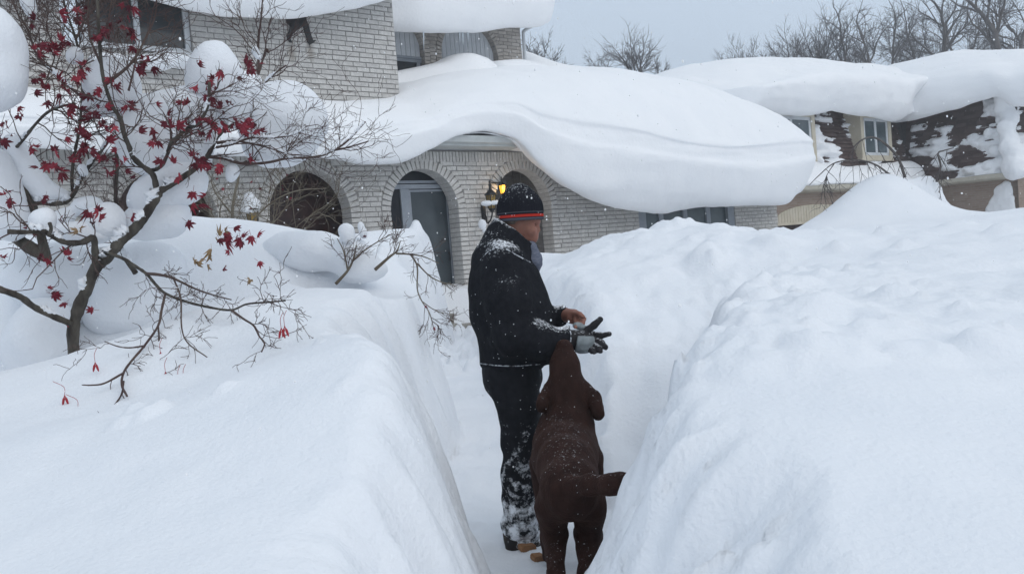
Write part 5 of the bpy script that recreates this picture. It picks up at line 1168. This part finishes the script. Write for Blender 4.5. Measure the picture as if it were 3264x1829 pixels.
shrub('bare_shrub', 'dry dark shrub inside the leftmost arch behind the maple', 'shrub', [(380, 700), (420, 700), (460, 690)], 9, .7, 12.0, rs_, .006, 3, MTWIG)
bush = thing('drooping_shrub', 'buried shrub whose broken twigs droop over the trench bank', 'shrub', (*atY(1080, 920, 6.6)[:2], 1.1))
m = MB(); m2 = MB()
for pts, r0 in [([(1070, 905), (1110, 860), (1128, 820), (1136, 780)], .012), ([(1108, 860), (1095, 800), (1075, 760)], .007), ([(1125, 830), (1160, 800), (1205, 770), (1250, 745)], .006), ([(1195, 860), (1240, 820), (1265, 800), (1276, 770)], .013), ([(1262, 808), (1300, 810), (1350, 818), (1400, 840)], .008),
                ([(1310, 812), (1330, 850), (1330, 920), (1345, 960), (1370, 1000), (1385, 1060)], .007), ([(1330, 840), (1370, 880), (1410, 900), (1440, 905)], .006), ([(1345, 960), (1380, 985), (1415, 1000)], .004), ([(1380, 1025), (1400, 1040)], .004)]:
    P = crspline([atY(x, y, 6.5) for x, y in pts], 5); m.tube(P, np.linspace(r0, .003, len(P)), 6)
    for k in range(4):
        j = rs_.integers(2, len(P) - 1); tt = P[j] - P[j - 1]; tt /= np.linalg.norm(tt); sd_ = rs_.normal(0, 1, 3); sd_ -= tt * (sd_ @ tt); sd_ /= np.linalg.norm(sd_)
        twig(m2, P[j], tt * .7 + sd_ * .7, rs_.uniform(.10, .22), .0028, 2, rs_, -.01, .2)
m.wbuild('branch', GTW, bush, True); tag(m2.wbuild('twigs', MTWIG, bush), kind='stuff')
for x, y in [(1162, 750), (1150, 765), (1360, 980), (1382, 1048)]:
    P = atY(x, y, 6.45); o = bpy.data.objects.new('leaf', LMR[3]); COL.objects.link(o); o.parent = bush; o.location = (P - np.array(bush.location)).tolist(); o.scale = (.06,) * 3; o.rotation_euler = tuple(rs_.uniform(0, 6, 3))
BG = 'snow lumps on the buried shrub'
clump('snow ball perched on the drooping shrub', [(1103, 735, 26, 24, 0), (1110, 760, 24, 26, 0)], seed=31, h=.014, k=.04, amp=.008, Yb=6.6, grp=BG)
clump('small tilted snow finger beside that ball', [(1150, 722, 11, 16, 0), (1158, 745, 14, 18, 0)], seed=32, h=.010, k=.03, amp=.006, Yb=6.6, grp=BG)
clump('snow mass supporting the drooping shrub', [(1130, 820, 62, 70, .1), (1180, 860, 60, 40, .1), (1000, 800, 95, 62, .25), (920, 800, 100, 60, .4)], seed=33, h=.03, Yb=6.6, grp=BG)
# weeping tree buried in front of the neighbour's garage
wt = thing('weeping_tree', 'weeping tree arching out of a snow hump before the garage arch', 'tree', (*atY(2800, 640, 13)[:2], 1.6)); m = MB(); m2 = MB()
for pts, r0 in [([(2885, 566), (2860, 500), (2810, 450), (2770, 438), (2730, 460), (2705, 500)], .022), ([(2890, 595), (2840, 560), (2790, 525), (2730, 510), (2660, 520), (2610, 560), (2580, 590)], .016), ([(2660, 520), (2635, 560), (2622, 600)], .008), ([(2985, 580), (2998, 530), (2990, 490), (3010, 480), (3040, 472)], .02), ([(2978, 645), (2975, 625), (2995, 612)], .03)]:
    P = crspline([atY(x, y, 13) for x, y in pts], 6); m.tube(P, np.linspace(r0, r0 * .35, len(P)), 6)
    for k in range(9):
        j = rs_.integers(2, len(P) - 1); twig(m2, P[j], np.array([rs_.normal(0, .4), rs_.normal(0, .3), -.8]), rs_.uniform(.2, .5), .005, 1, rs_, -.06, .12)
top = atY(2805, 622, 12.6)
for k in range(26): twig(m2, top + rs_.normal(0, .02, 3), np.array([rs_.normal(.12, .35), -.15, -1]), rs_.uniform(.25, .45), .006, 1, rs_, -.03, .12)
m2.tube(crspline([atY(2810, 645, 12.6), atY(2860, 660, 12.6), atY(2910, 668, 12.6), atY(2950, 690, 12.6)], 4), np.linspace(.006, .002, 13), 4)
m.wbuild('branch', BARK, wt, True); tag(m2.wbuild('twigs', TWIG, wt), kind='stuff')
clump('snow crest loaded on the weeping tree', [(2790, 610, 70, 40, .2), (2870, 605, 60, 44, .2), (2950, 600, 40, 44, .2), (2965, 640, 28, 40, .2), (2920, 650, 70, 50, .2), (3020, 672, 28, 12, .2)], seed=41, h=.04, k=.18, Yb=13, grp='snow lumps on the weeping tree', amp=.04)
# ================================================================== the man pulling on his glove
PY = 4.4
def q(px, py, dy=0.0): return atY(px, py, PY + dy)
SKIN = mat('winter_skin', (.215, .100, .070), .6, (.265, .115, .082), 14, 4, .002, 80, .35)
COAT = add_dust(mat('black_wool_coat', (.010, .011, .014), .95, (.016, .017, .021), 40, 5, .004, 160, .08), .32, 80, (.30, 1.0), flat=-.04)
PANT = add_dust(mat('black_snow_trousers', (.010, .011, .014), .85, (.015, .016, .020), 30, 4, .006, 30, .12), .30, 22, (.4, 1.0), flat=.12, zmask=(.10, .85, .92))
add_flecks(COAT, 46, .10, .72); add_flecks(PANT, 46, .10, .74)
GLV = add_dust(mat('black_glove', (.016, .015, .017), .7, (.028, .026, .028), 30, 4, .003, 120, .25), .22, 60, (.2, 1.0), flat=.02)
GREY = mat('grey_glove_panel', (.17, .195, .205), .65, (.25, .28, .29), 20, 4, .003, 60, .3)
BOOT = add_dust(mat('dark_boot', (.02, .018, .018), .8, (.05, .035, .025), 10, 4, .006, 40), .35, 22, (.3, .9), flat=.12)
man = thing('person', 'person in black coat and striped knit hat pulling on a grey-cuffed glove', 'person', (*q(1665, 1740)[:2], 0.0))
# --- body: one continuous surface from scalp to soles
lo = np.array([-.50, 3.9, -.03]); hi = np.array([.62, 4.95, 1.86])
f = Field(lo, hi, .0095)
SY = (1, .80, 1)
f.ell(q(1655, 672), (.094, .076, .100), .02)                                                    # skull
f.cone(q(1672, 700), q(1683, 742), .072, .050, .03, (1, .88, 1))                                # face and jaw
f.cone(q(1690, 752), q(1697, 760), .030, .022, .03)                                             # chin
f.chain([q(1640, 730), q(1618, 800), q(1605, 850)], [.058, .062, .08], .03)
f.chain([q(1600, 850), q(1612, 950), q(1632, 1060), q(1632, 1160)], [.11, .13, .13, .125], .05, (1, 1.35, 1))
for sg, hx in ((-1, 0), (1, 8)):
    dy = .09 * sg
    f.chain([q(1630 + hx, 1170, dy), q(1655 + hx, 1300, dy * 1.1), q(1662 + hx, 1410, dy * 1.15), q(1655 + hx, 1560, dy * 1.2), q(1650 + hx, 1710, dy * 1.2)], [.10, .082, .062, .058, .046], .03)
    f.cone(q(1650 + hx, 1722, dy * 1.2), q(1722 + hx, 1745, dy * 1.3), .045, .034, .02)
SHL, ELB, WR = q(1600, 860, -.21), q(1622, 1065, -.27), q(1806, 1084, -.20)
SHR, ELR, WRR = q(1612, 860, .21), q(1660, 1040, .26), q(1798, 1003, .02)
f.chain([SHL, ELB, WR], [.06, .05, .034], .03); f.chain([SHR, ELR, WRR], [.06, .05, .034], .03)
# bare left hand gripping the cuff: back of the hand, four curled fingers and the thumb
HB = q(1828, 1009, -.06)
f.cone(WRR, HB, .034, .038, .015, (1, .8, 1))
for i, (a, b, c) in enumerate([((1848, 1004), (1862, 1016), (1858, 1032)), ((1846, 1010), (1858, 1024), (1850, 1038)), ((1840, 1016), (1850, 1030), (1842, 1042)), ((1832, 1020), (1840, 1034), (1834, 1044))]):
    d = -.09 - .016 * i; f.chain([q(*a, d + .03), q(*b, d - .02), q(*c, d - .05)], [.0125, .0115, .0105], .004)
f.chain([q(1826, 1000, -.08), q(1846, 1000, -.13), q(1860, 1010, -.16)], [.016, .0135, .011], .006)
# gloved right hand, core of each finger
KN = q(1868, 1086, -.20)
f.cone(WR, KN, .030, .024, .015)
FING = [((1868, 1055, -.20), (1894, 1036, -.22), (1913, 1018, -.23), .0155, .0135),
        ((1886, 1064, -.17), (1915, 1070, -.20), (1941, 1064, -.22), .0140, .0120),
        ((1892, 1082, -.19), (1918, 1094, -.23), (1930, 1106, -.25), .0145, .0125),
        ((1888, 1097, -.21), (1908, 1112, -.25), (1914, 1120, -.26), .0140, .0120),
        ((1876, 1106, -.22), (1890, 1121, -.25), (1894, 1127, -.26), .0130, .0115)]
for a, b, c, r0, r1 in FING: f.chain([q(*a), q(*b), q(*c)], [r0 * .7, r0 * .66, r1 * .6], .004)
# face: brow, nose, lips, eye sockets
f.cone(q(1708, 704, 0), q(1712, 706, 0), .022, .016, .02, (1, 1.6, .7))
f.cone(q(1703, 708), q(1717, 733), .010, .0115, .010); f.ell(q(1709, 738), (.012, .018, .009), .008)
for dy in (-.036, .036):
    f.ell(q(1703, 717, dy), (.016, .016, .009), .006, sub=True); f.ell(q(1698, 717, dy), (.0125, .0125, .0105), .003)
    f.ell(q(1692, 735, dy * 1.1), (.026, .020, .022), .015)
f.ell(q(1702, 752), (.011, .022, .006), .006); f.ell(q(1700, 757), (.011, .020, .006), .006)
body = f.build('body', SKIN, man)
for dy in (-.040, .040):                                         # lowered lids, lashes and brows
    m = MB(); m.tube(crspline([q(1690, 716, dy * 1.28), q(1699, 719, dy * 1.16), q(1707, 719, dy * .9)], 5), [.0014] * 4 + [.0022] * 4 + [.0014] * 3, 5); m.wbuild('eyelash', mat('lash', (.02, .014, .012), .9), man)
m = MB(); HAIR = mat('grey_brown_hair', (.11, .085, .07), .9, (.17, .14, .12), 50, 4)
f = Field(q(1580, 740, -.14) - .05, q(1660, 690, .14) + .05, .006); f.ell(q(1640, 697), (.096, .080, .040), .01); f.plane(q(1655, 700), (1, 0, .15)); f.plane(q(1640, 716), (0, 0, -1), .004); f.rough(.004, 60, 3); f.build('hair', HAIR, man)
# --- coat
f = Field((-.52, 3.86, .80), (.64, 4.98, 1.62), .0105)
KY = (1, 1.32, 1)
f.chain([q(1596, 838), q(1609, 900), q(1628, 990), q(1638, 1065), q(1630, 1165)], [.140, .172, .190, .176, .158], .05, KY)
f.chain([q(1604, 848, -.17), q(1622, 960, -.25), q(1630, 1068, -.27)], [.098, .088, .084], .06); f.chain([q(1630, 1068, -.27), q(1716, 1088, -.25), q(1806, 1084, -.20)], [.092, .084, .060], .04)
f.chain([q(1612, 850, .17), q(1650, 960, .25), q(1665, 1040, .25)], [.098, .088, .082], .06); f.chain([q(1665, 1040, .25), q(1745, 1022, .14), q(1800, 1002, .02)], [.082, .066, .050], .04)
f.chain([q(1608, 810), q(1618, 770), q(1630, 735)], [.130, .112, .100], .04, (1, 1.0, 1))                       # stand-up collar
f.cone(q(1650, 810), q(1682, 790), .075, .050, .04)
f.chain([q(1700, 1090, -.12), q(1745, 1120, -.13), q(1775, 1128, -.14)], [.10, .055, .04], .05)                   # front flap swung out under the arm
a_, b_ = q(1580, 694), q(1697, 772); dv = b_ - a_
f.plane(a_, np.cross(dv, [0, 1, 0]) if np.cross(dv, [0, 1, 0])[2] > 0 else -np.cross(dv, [0, 1, 0]), .012)        # collar edge
f.plane(q(1630, 1172), (-.05, 0, -1), .02)                                                                       # hem
d_ = q(1806, 1084, -.2) - q(1716, 1088, -.25); f_cut = q(1810, 1086, -.2)
f.cone(q(1640, 742), q(1662, 660), .085, .10, .01, (1, .85, 1), sub=True)                                         # neck opening
f.rough(.006, 9, 5, 3)
G = np.meshgrid(*f.ax, indexing='ij')
P_ = np.stack(G, -1)
fold = .006 * np.sin(70 * (P_[..., 0] * .6 + P_[..., 2] * .25 + .05 * noise3(G[0] * 5, G[1] * 5, G[2] * 5, 3))) * (np.exp(-((G[2] - 1.06) / .12) ** 2)); f.V += fold * (np.abs(f.V) < .04)
# open cuffs
f.V = np.maximum(f.V, (P_[..., 0] - q(1812, 1086)[0]) + .25 * (P_[..., 2] - q(1812, 1086)[2]) * 0)
coat = f.build('coat', COAT, man)
# coat seams: hem stitching, pocket and yoke welts with snow caught in them
SEAM = mat('snow_caught_in_seam', (.55, .58, .62), .9, (.03, .03, .035), 60, 5, lo=.44, hi=.54)
# --- scarf between the lapels
f = Field(q(1670, 870, -.2) - .15, q(1720, 780, .2) + .15, .008)
f.chain([q(1688, 790), q(1700, 830), q(1702, 868)], [.040, .042, .026], .02, (1, 1.3, 1)); f.rough(.004, 30, 2)
scarf = f.build('scarf', mat('slate_blue_scarf', (.10, .115, .16), .95, (.16, .175, .22), 60, 3, .004, 90, stretch=(1, 1, 3)), man)
# --- trousers
f = Field((-.36, 4.0, .02), (.30, 4.80, .98), .0095)
f.chain([q(1630, 1130), q(1634, 1190)], [.145, .150], .04, (1, 1.25, 1))
for sg, hx in ((-1, -4), (1, 8)):
    dy = .10 * sg
    f.chain([q(1632 + hx, 1185, dy * .8), q(1657 + hx, 1300, dy), q(1662 + hx, 1405, dy * 1.05), q(1660 + hx, 1450, dy * 1.1), q(1658 + hx, 1560, dy * 1.15), q(1663 + hx, 1660, dy * 1.15), q(1668 + hx, 1715, dy * 1.15)], [.125, .100, .082, .080, .082, .086, .078], .03)
f.plane(q(1650, 1140), (0, 0, 1)); f.plane(q(1660, 1726), (0, 0, -1), .01); f.rough(.007, 8, 9, 3)
G = np.meshgrid(*f.ax, indexing='ij'); f.V += .007 * np.sin(46 * G[2] + 14 * G[0] + 4 * noise3(G[0] * 6, G[1] * 6, G[2] * 6, 8)) * (np.abs(f.V) < .04) * (sstep(.75, .45, G[2]) * 1.0)
f.build('trousers', PANT, man)
for sg, hx in ((-1, -4), (1, 10)):
    dy = .115 * sg; f = Field(q(1640 + hx, 1775, dy) - .16, q(1720 + hx, 1690, dy) + .16, .009)
    f.chain([q(1652 + hx, 1700, dy), q(1654 + hx, 1738, dy)], [.068, .062], .02); f.chain([q(1660 + hx, 1742, dy), q(1700 + hx, 1750, dy), q(1738 + hx, 1758, dy)], [.055, .052, .044], .02, (1, .95, 1)); f.plane((0, 0, -.025), (0, 0, -1)); f.rough(.003, 20, 3)
    f.build('boot', BOOT, man)
# --- glove: shell around the fingers, dark strap, grey back panel
f = Field(q(1790, 1150, -.42), q(1955, 985, .0), .0042)
f.chain([q(1812, 1083, -.20), q(1840, 1084, -.20)], [.050, .048], .015, (1, .8, 1)); f.ell(q(1868, 1084, -.205), (.040, .034, .046), .02)
for a, b, c, r0, r1 in FING: f.chain([q(*a), q(*b), q(*c)], [r0 * 1.15, r0 * 1.10, r1 * 1.05], .007)
f.rough(.0015, 60, 4, 2); glove = f.build('glove', GLV, man)
f = Field(q(1795, 1150, -.42), q(1910, 1000, .0), .0042)
f.chain([q(1826, 1080, -.203), q(1858, 1090, -.210)], [.056, .057], .012, (1, .84, 1)); f.plane(q(1826, 1080), (-1, 0, .22)); f.plane(q(1882, 1085), (1, 0, -.25), .006); f.plane(q(1850, 1056), (0.1, 0, 1), .004); f.rough(.002, 35, 6, 2)
cuff = f.build('cuff_panel', GREY, glove)
f = Field(q(1815, 1080, -.42), q(1880, 1000, .0), .0042)
f.chain([q(1838, 1036, -.15), q(1862, 1044, -.18)], [.024, .018], .012, (1, 1.3, .6)); f.rough(.004, 40, 8, 2); f.build('cuff_flap', GREY, glove)
# --- knit hat
hb = q(1659, 702); axis = (q(1652, 588) - hb); Hh = np.linalg.norm(axis); ax = axis / Hh
prof = [(.104, -.004), (.113, 0), (.1145, .006), (.1135, .020), (.1145, .030), (.1145, .055), (.112, .075), (.105, .098), (.091, .122), (.071, .145), (.049, .163), (.027, .177), (.009, .183)]
prof = crspline(prof, 5); n = 132; V = []; u_ = np.array([1, 0, 0]) - ax * ax[0]; u_ /= np.linalg.norm(u_); v_ = np.cross(ax, u_)
for r, z in prof:
    for k in range(n):
        a = 2 * math.pi * k / n; rr = max(r + (.0022 * math.cos(44 * a) if z > .03 else .0008 * math.cos(66 * a)) * min(1, r / .05), .001); V.append(hb + ax * z + u_ * rr * math.cos(a) + v_ * rr * .90 * math.sin(a))
V = np.array(V); V += .0025 * fbm(V[:, 0] * 12, V[:, 1] * 12, V[:, 2] * 12, 4, 2)[:, None] * np.array([1, 1, .3])
nr = len(prof); F = [(i * n + k, i * n + (k + 1) % n, (i + 1) * n + (k + 1) % n, (i + 1) * n + k) for i in range(nr - 1) for k in range(n)]; F.append(tuple(range((nr - 1) * n, nr * n)))
hm = bpy.data.materials.new('striped_knit'); hm.use_nodes = True; t_ = hm.node_tree; b = t_.nodes['Principled BSDF']; b.inputs['Roughness'].default_value = .95; b.inputs['Specular IOR Level'].default_value = .1
g_ = t_.nodes.new('ShaderNodeNewGeometry'); sb = t_.nodes.new('ShaderNodeVectorMath'); sb.operation = 'SUBTRACT'; t_.links.new(g_.outputs['Position'], sb.inputs[0]); sb.inputs[1].default_value = hb.tolist()
dt = t_.nodes.new('ShaderNodeVectorMath'); dt.operation = 'DOT_PRODUCT'; t_.links.new(sb.outputs[0], dt.inputs[0]); dt.inputs[1].default_value = ax.tolist()
mr_ = t_.nodes.new('ShaderNodeMapRange'); mr_.inputs[1].default_value = 0; mr_.inputs[2].default_value = .05; t_.links.new(dt.outputs['Value'], mr_.inputs[0])
rp = t_.nodes.new('ShaderNodeValToRGB'); rp.color_ramp.interpolation = 'CONSTANT'; e = rp.color_ramp.elements; e[0].color = (.085, .085, .105, 1); e[0].position = 0; e[1].position = .16; e[1].color = (.012, .012, .018, 1)
for p_, c_ in ((.25, (.40, .032, .022, 1)), (.50, (.012, .012, .018, 1)), (.68, (.075, .075, .09, 1)), (.76, (.012, .013, .018, 1))): x = e.new(p_); x.color = c_
t_.links.new(mr_.outputs[0], rp.inputs[0]); t_.links.new(rp.outputs[0], b.inputs['Base Color']); add_dust(hm, .17, 95, (.0, .9), flat=.02); add_flecks(hm, 70, .13, .74)
wobj('knit_hat', V, F, hm, man, True)
# seams catching snow
def seam(pts, r=.004, name='seam'):
    """a line on the coat's surface, found by walking from the camera side onto the cloth"""
    bm = bmesh.new(); bm.from_mesh(coat.data); from mathutils.bvhtree import BVHTree; tr = BVHTree.FromBMesh(bm); bm.free(); out = []; L0 = np.array(man.location)
    for p in crspline([(x, y, 0) for x, y in pts], 8):
        d = ray(p[0], p[1]); h = tr.ray_cast(Vector(CAM - L0), Vector(d).normalized())
        if h[0] is not None: out.append(np.array(h[0]) + L0)
    if len(out) < 3: return
    m = MB(); m.tube(out, r, 5); m.wbuild(name, SEAM, man)
seam([(1532, 1158), (1580, 1164), (1640, 1166), (1700, 1162), (1722, 1160)], .003, 'hem_seam')
seam([(1530, 830), (1560, 800), (1600, 790), (1650, 815), (1690, 836)], .003, 'shoulder_seam')
seam([(1802, 1120), (1815, 1100), (1820, 1070), (1815, 1050)], .0035, 'cuff_edge')

# ================================================================== the chocolate labrador, seen from behind
FUR = add_dust(mat('chocolate_fur', (.018, .0080, .0062), .8, (.031, .0142, .0110), 22, 6, .005, 130, .12, stretch=(1, 1, .6)), .11, 90, (.3, 1.0), flat=.0)
add_flecks(FUR, 55, .10, .84)
fb = FUR.node_tree.nodes['Principled BSDF']; fb.inputs['Sheen Weight'].default_value = .07; fb.inputs['Sheen Roughness'].default_value = .45; fb.inputs['Sheen Tint'].default_value = (.55, .26, .18, 1)
dog = thing('dog', 'chocolate brown dog standing in the trench, nose lifted to the gloved hand', 'dog', (*atY(1810, 1700, 3.7)[:2], 0.0))
def dq(px, py, Y): return atY(px, py, Y)
f = Field((-.16, 3.10, -.03), (.62, 4.42, 1.12), .0085)
WX = (1, 1, 1)
f.chain([dq(1820, 1545, 3.45), dq(1806, 1490, 3.62), dq(1800, 1455, 3.82), dq(1802, 1420, 3.98)], [.108, .116, .134, .138], .05)         # pelvis, loin, ribs
f.ell(dq(1816, 1572, 3.43), (.112, .12, .105), .05)
f.chain([dq(1803, 1420, 3.96), dq(1808, 1345, 4.02), dq(1810, 1290, 4.05)], [.140, .108, .092], .05)                                      # withers, neck
f.ell(dq(1808, 1262, 4.06), (.104, .090, .096), .04)                                                                                        # skull, tipped back
f.chain([dq(1805, 1225, 4.06), dq(1800, 1165, 4.09), dq(1797, 1115, 4.12)], [.090, .064, .045], .03)                                      # muzzle pointing up
f.ell(dq(1797, 1104, 4.12), (.032, .034, .026), .02)
for sg in (-1, 1):                                                                                                                          # hanging ears
    c0 = dq(1808 + sg * 62, 1240, 4.05)
    pts = [dq(1808 + sg * 60, 1240, 4.06), dq(1808 + sg * (86 if sg > 0 else 74), 1272, 4.0), dq(1808 + (sg * 98 if sg > 0 else sg * 82), 1318 if sg > 0 else 1292, 3.95)]
    f.chain(pts, [.030, .036, .034], .010, (.8, .6, 1))
for sg, hx in ((-1, 1766), (1, 1874)):                                                                                                      # hind legs: thigh, hock, shank, paw
    th, kn = dq(hx + 2 * sg, 1610, 3.46), dq(hx, 1700, 3.56)
    f.chain([th, kn], [.074, .050], .022)
    hk = kn * 0; hk[:] = dq(hx + (6 if sg < 0 else -4), 1830, 3.36); pw = np.array([hk[0], hk[1] + .02, .045])
    f.chain([kn, hk], [.052, .034], .025); f.chain([hk, pw], [.034, .030], .015); f.ell(pw + np.array([0, .05, -.005]), (.038, .062, .034), .02)
for sg in (-1, 1):                                                                                                                          # forelegs
    s0_ = dq(1802, 1440, 3.98) + np.array([sg * .095, 0, -.05]); e0 = s0_ + np.array([sg * .01, -.05, -.20]); w0 = np.array([s0_[0] + sg * .01, s0_[1] + .02, .13]); p0 = np.array([w0[0], w0[1] + .02, .04])
    f.chain([s0_, e0, w0, p0], [.075, .05, .034, .032], .03); f.ell(p0 + np.array([0, .03, 0]), (.036, .055, .034), .02)
f.chain([dq(1830, 1550, 3.33), dq(1880, 1546, 3.26), dq(1940, 1544, 3.20), dq(1980, 1540, 3.20), dq(2010, 1536, 3.22)], [.040, .036, .033, .031, .026], .03)   # tail swung to the right
f.rough(.004, 14, 3, 4)
f.build('body', FUR, dog)

# bits trodden into the path, and the falling snow
WOOD = mat('orange_brown_stone', (.33, .17, .08), .9, (.24, .13, .07), 16, 4, .004, 50)
for i, (px, py, Y, sx_, sy_, sz_) in enumerate([(1714, 1770, 4.12, .030, .03, .016), (1680, 1748, 4.2, .04, .03, .014), (1520, 1797, 3.95, .010, .012, .008), (1407, 1112, 13.6, .05, .05, .16)]):
    p = atY(px, py, Y); rr_ = np.random.default_rng(80 + i); bm = bmesh.new(); bmesh.ops.create_cube(bm, size=2); bmesh.ops.bevel(bm, geom=list(bm.edges), offset=.25, segments=2, affect='EDGES')
    for v in bm.verts: v.co = Vector((v.co.x * sx_ * (1 + rr_.normal(0, .05)), v.co.y * sy_, v.co.z * sz_ * (1 + rr_.normal(0, .06))))
    me = bpy.data.meshes.new('stone'); bm.to_mesh(me); bm.free(); me.materials.append(WOOD)
    o = obj('paving_stone', me, None, None, (p[0], p[1], gz(p[0], p[1]) + sz_ * .6)); o.rotation_euler = (.1, .1, .5)
    tag(o, ['orange-brown stone chip nearest the dog by the boot in the trench', 'flat tan stone chip under the toe of the boot', 'tiny brown crumb on the trench floor near the camera', 'upright brown edging brick beside the far mound'][i], 'stone')
rf = np.random.default_rng(17); mb = MB(); ico = [(0, 0, 1), (.89, 0, .45), (.28, .85, .45), (-.72, .53, .45), (-.72, -.53, .45), (.28, -.85, .45), (.72, .53, -.45), (-.28, .85, -.45), (-.89, 0, -.45), (-.28, -.85, -.45), (.72, -.53, -.45), (0, 0, -1)]
icf = [(0, 1, 2), (0, 2, 3), (0, 3, 4), (0, 4, 5), (0, 5, 1), (1, 6, 2), (2, 7, 3), (3, 8, 4), (4, 9, 5), (5, 10, 1), (6, 7, 2), (7, 8, 3), (8, 9, 4), (9, 10, 5), (10, 6, 1), (11, 7, 6), (11, 8, 7), (11, 9, 8), (11, 10, 9), (11, 6, 10)]
ico = np.array(ico)
for i in range(2600):
    Y = 1.6 + 15 * rf.random() ** .6; P = np.array([rf.uniform(-.72, .72) * Y, Y, rf.uniform(.2, 1.45 + .42 * Y)])
    r = rf.uniform(.0022, .0048) * (1 if Y < 6 else 1.35); mb.add(P + ico * r * np.array([1, 1, rf.uniform(.8, 1.6)]), icf)
FLK = bpy.data.materials.new('snowflake'); FLK.use_nodes = True; t_ = FLK.node_tree; t_.nodes.remove(t_.nodes['Principled BSDF']); o_ = t_.nodes['Material Output']
df = t_.nodes.new('ShaderNodeBsdfDiffuse'); tr_ = t_.nodes.new('ShaderNodeBsdfTranslucent'); ms = t_.nodes.new('ShaderNodeMixShader')
for n_d in (df, tr_): n_d.inputs[0].default_value = (.98, .98, .98, 1)
t_.links.new(df.outputs[0], ms.inputs[1]); t_.links.new(tr_.outputs[0], ms.inputs[2]); t_.links.new(ms.outputs[0], o_.inputs[0])
fl = mb.build('falling_snow', FLK); tag(fl, 'scattered snowflakes drifting down through the air', None, None, 'stuff')
# ================================================================== snow-filled air
mb = MB(); mb.box(-420, 420, -330, 540, -1.5, 25)
hz = mb.build('haze', None); tag(hz, 'thin pale haze of falling snow filling the air', None, None, 'stuff')
hm_ = bpy.data.materials.new('snow_haze'); hm_.use_nodes = True; t_ = hm_.node_tree; t_.nodes.clear()
o_ = t_.nodes.new('ShaderNodeOutputMaterial'); pv = t_.nodes.new('ShaderNodeVolumePrincipled'); pv.inputs['Color'].default_value = (.93, .95, .98, 1); pv.inputs['Density'].default_value = .0042; pv.inputs['Anisotropy'].default_value = .3
t_.links.new(pv.outputs[0], o_.inputs['Volume']); hz.data.materials.append(hm_)
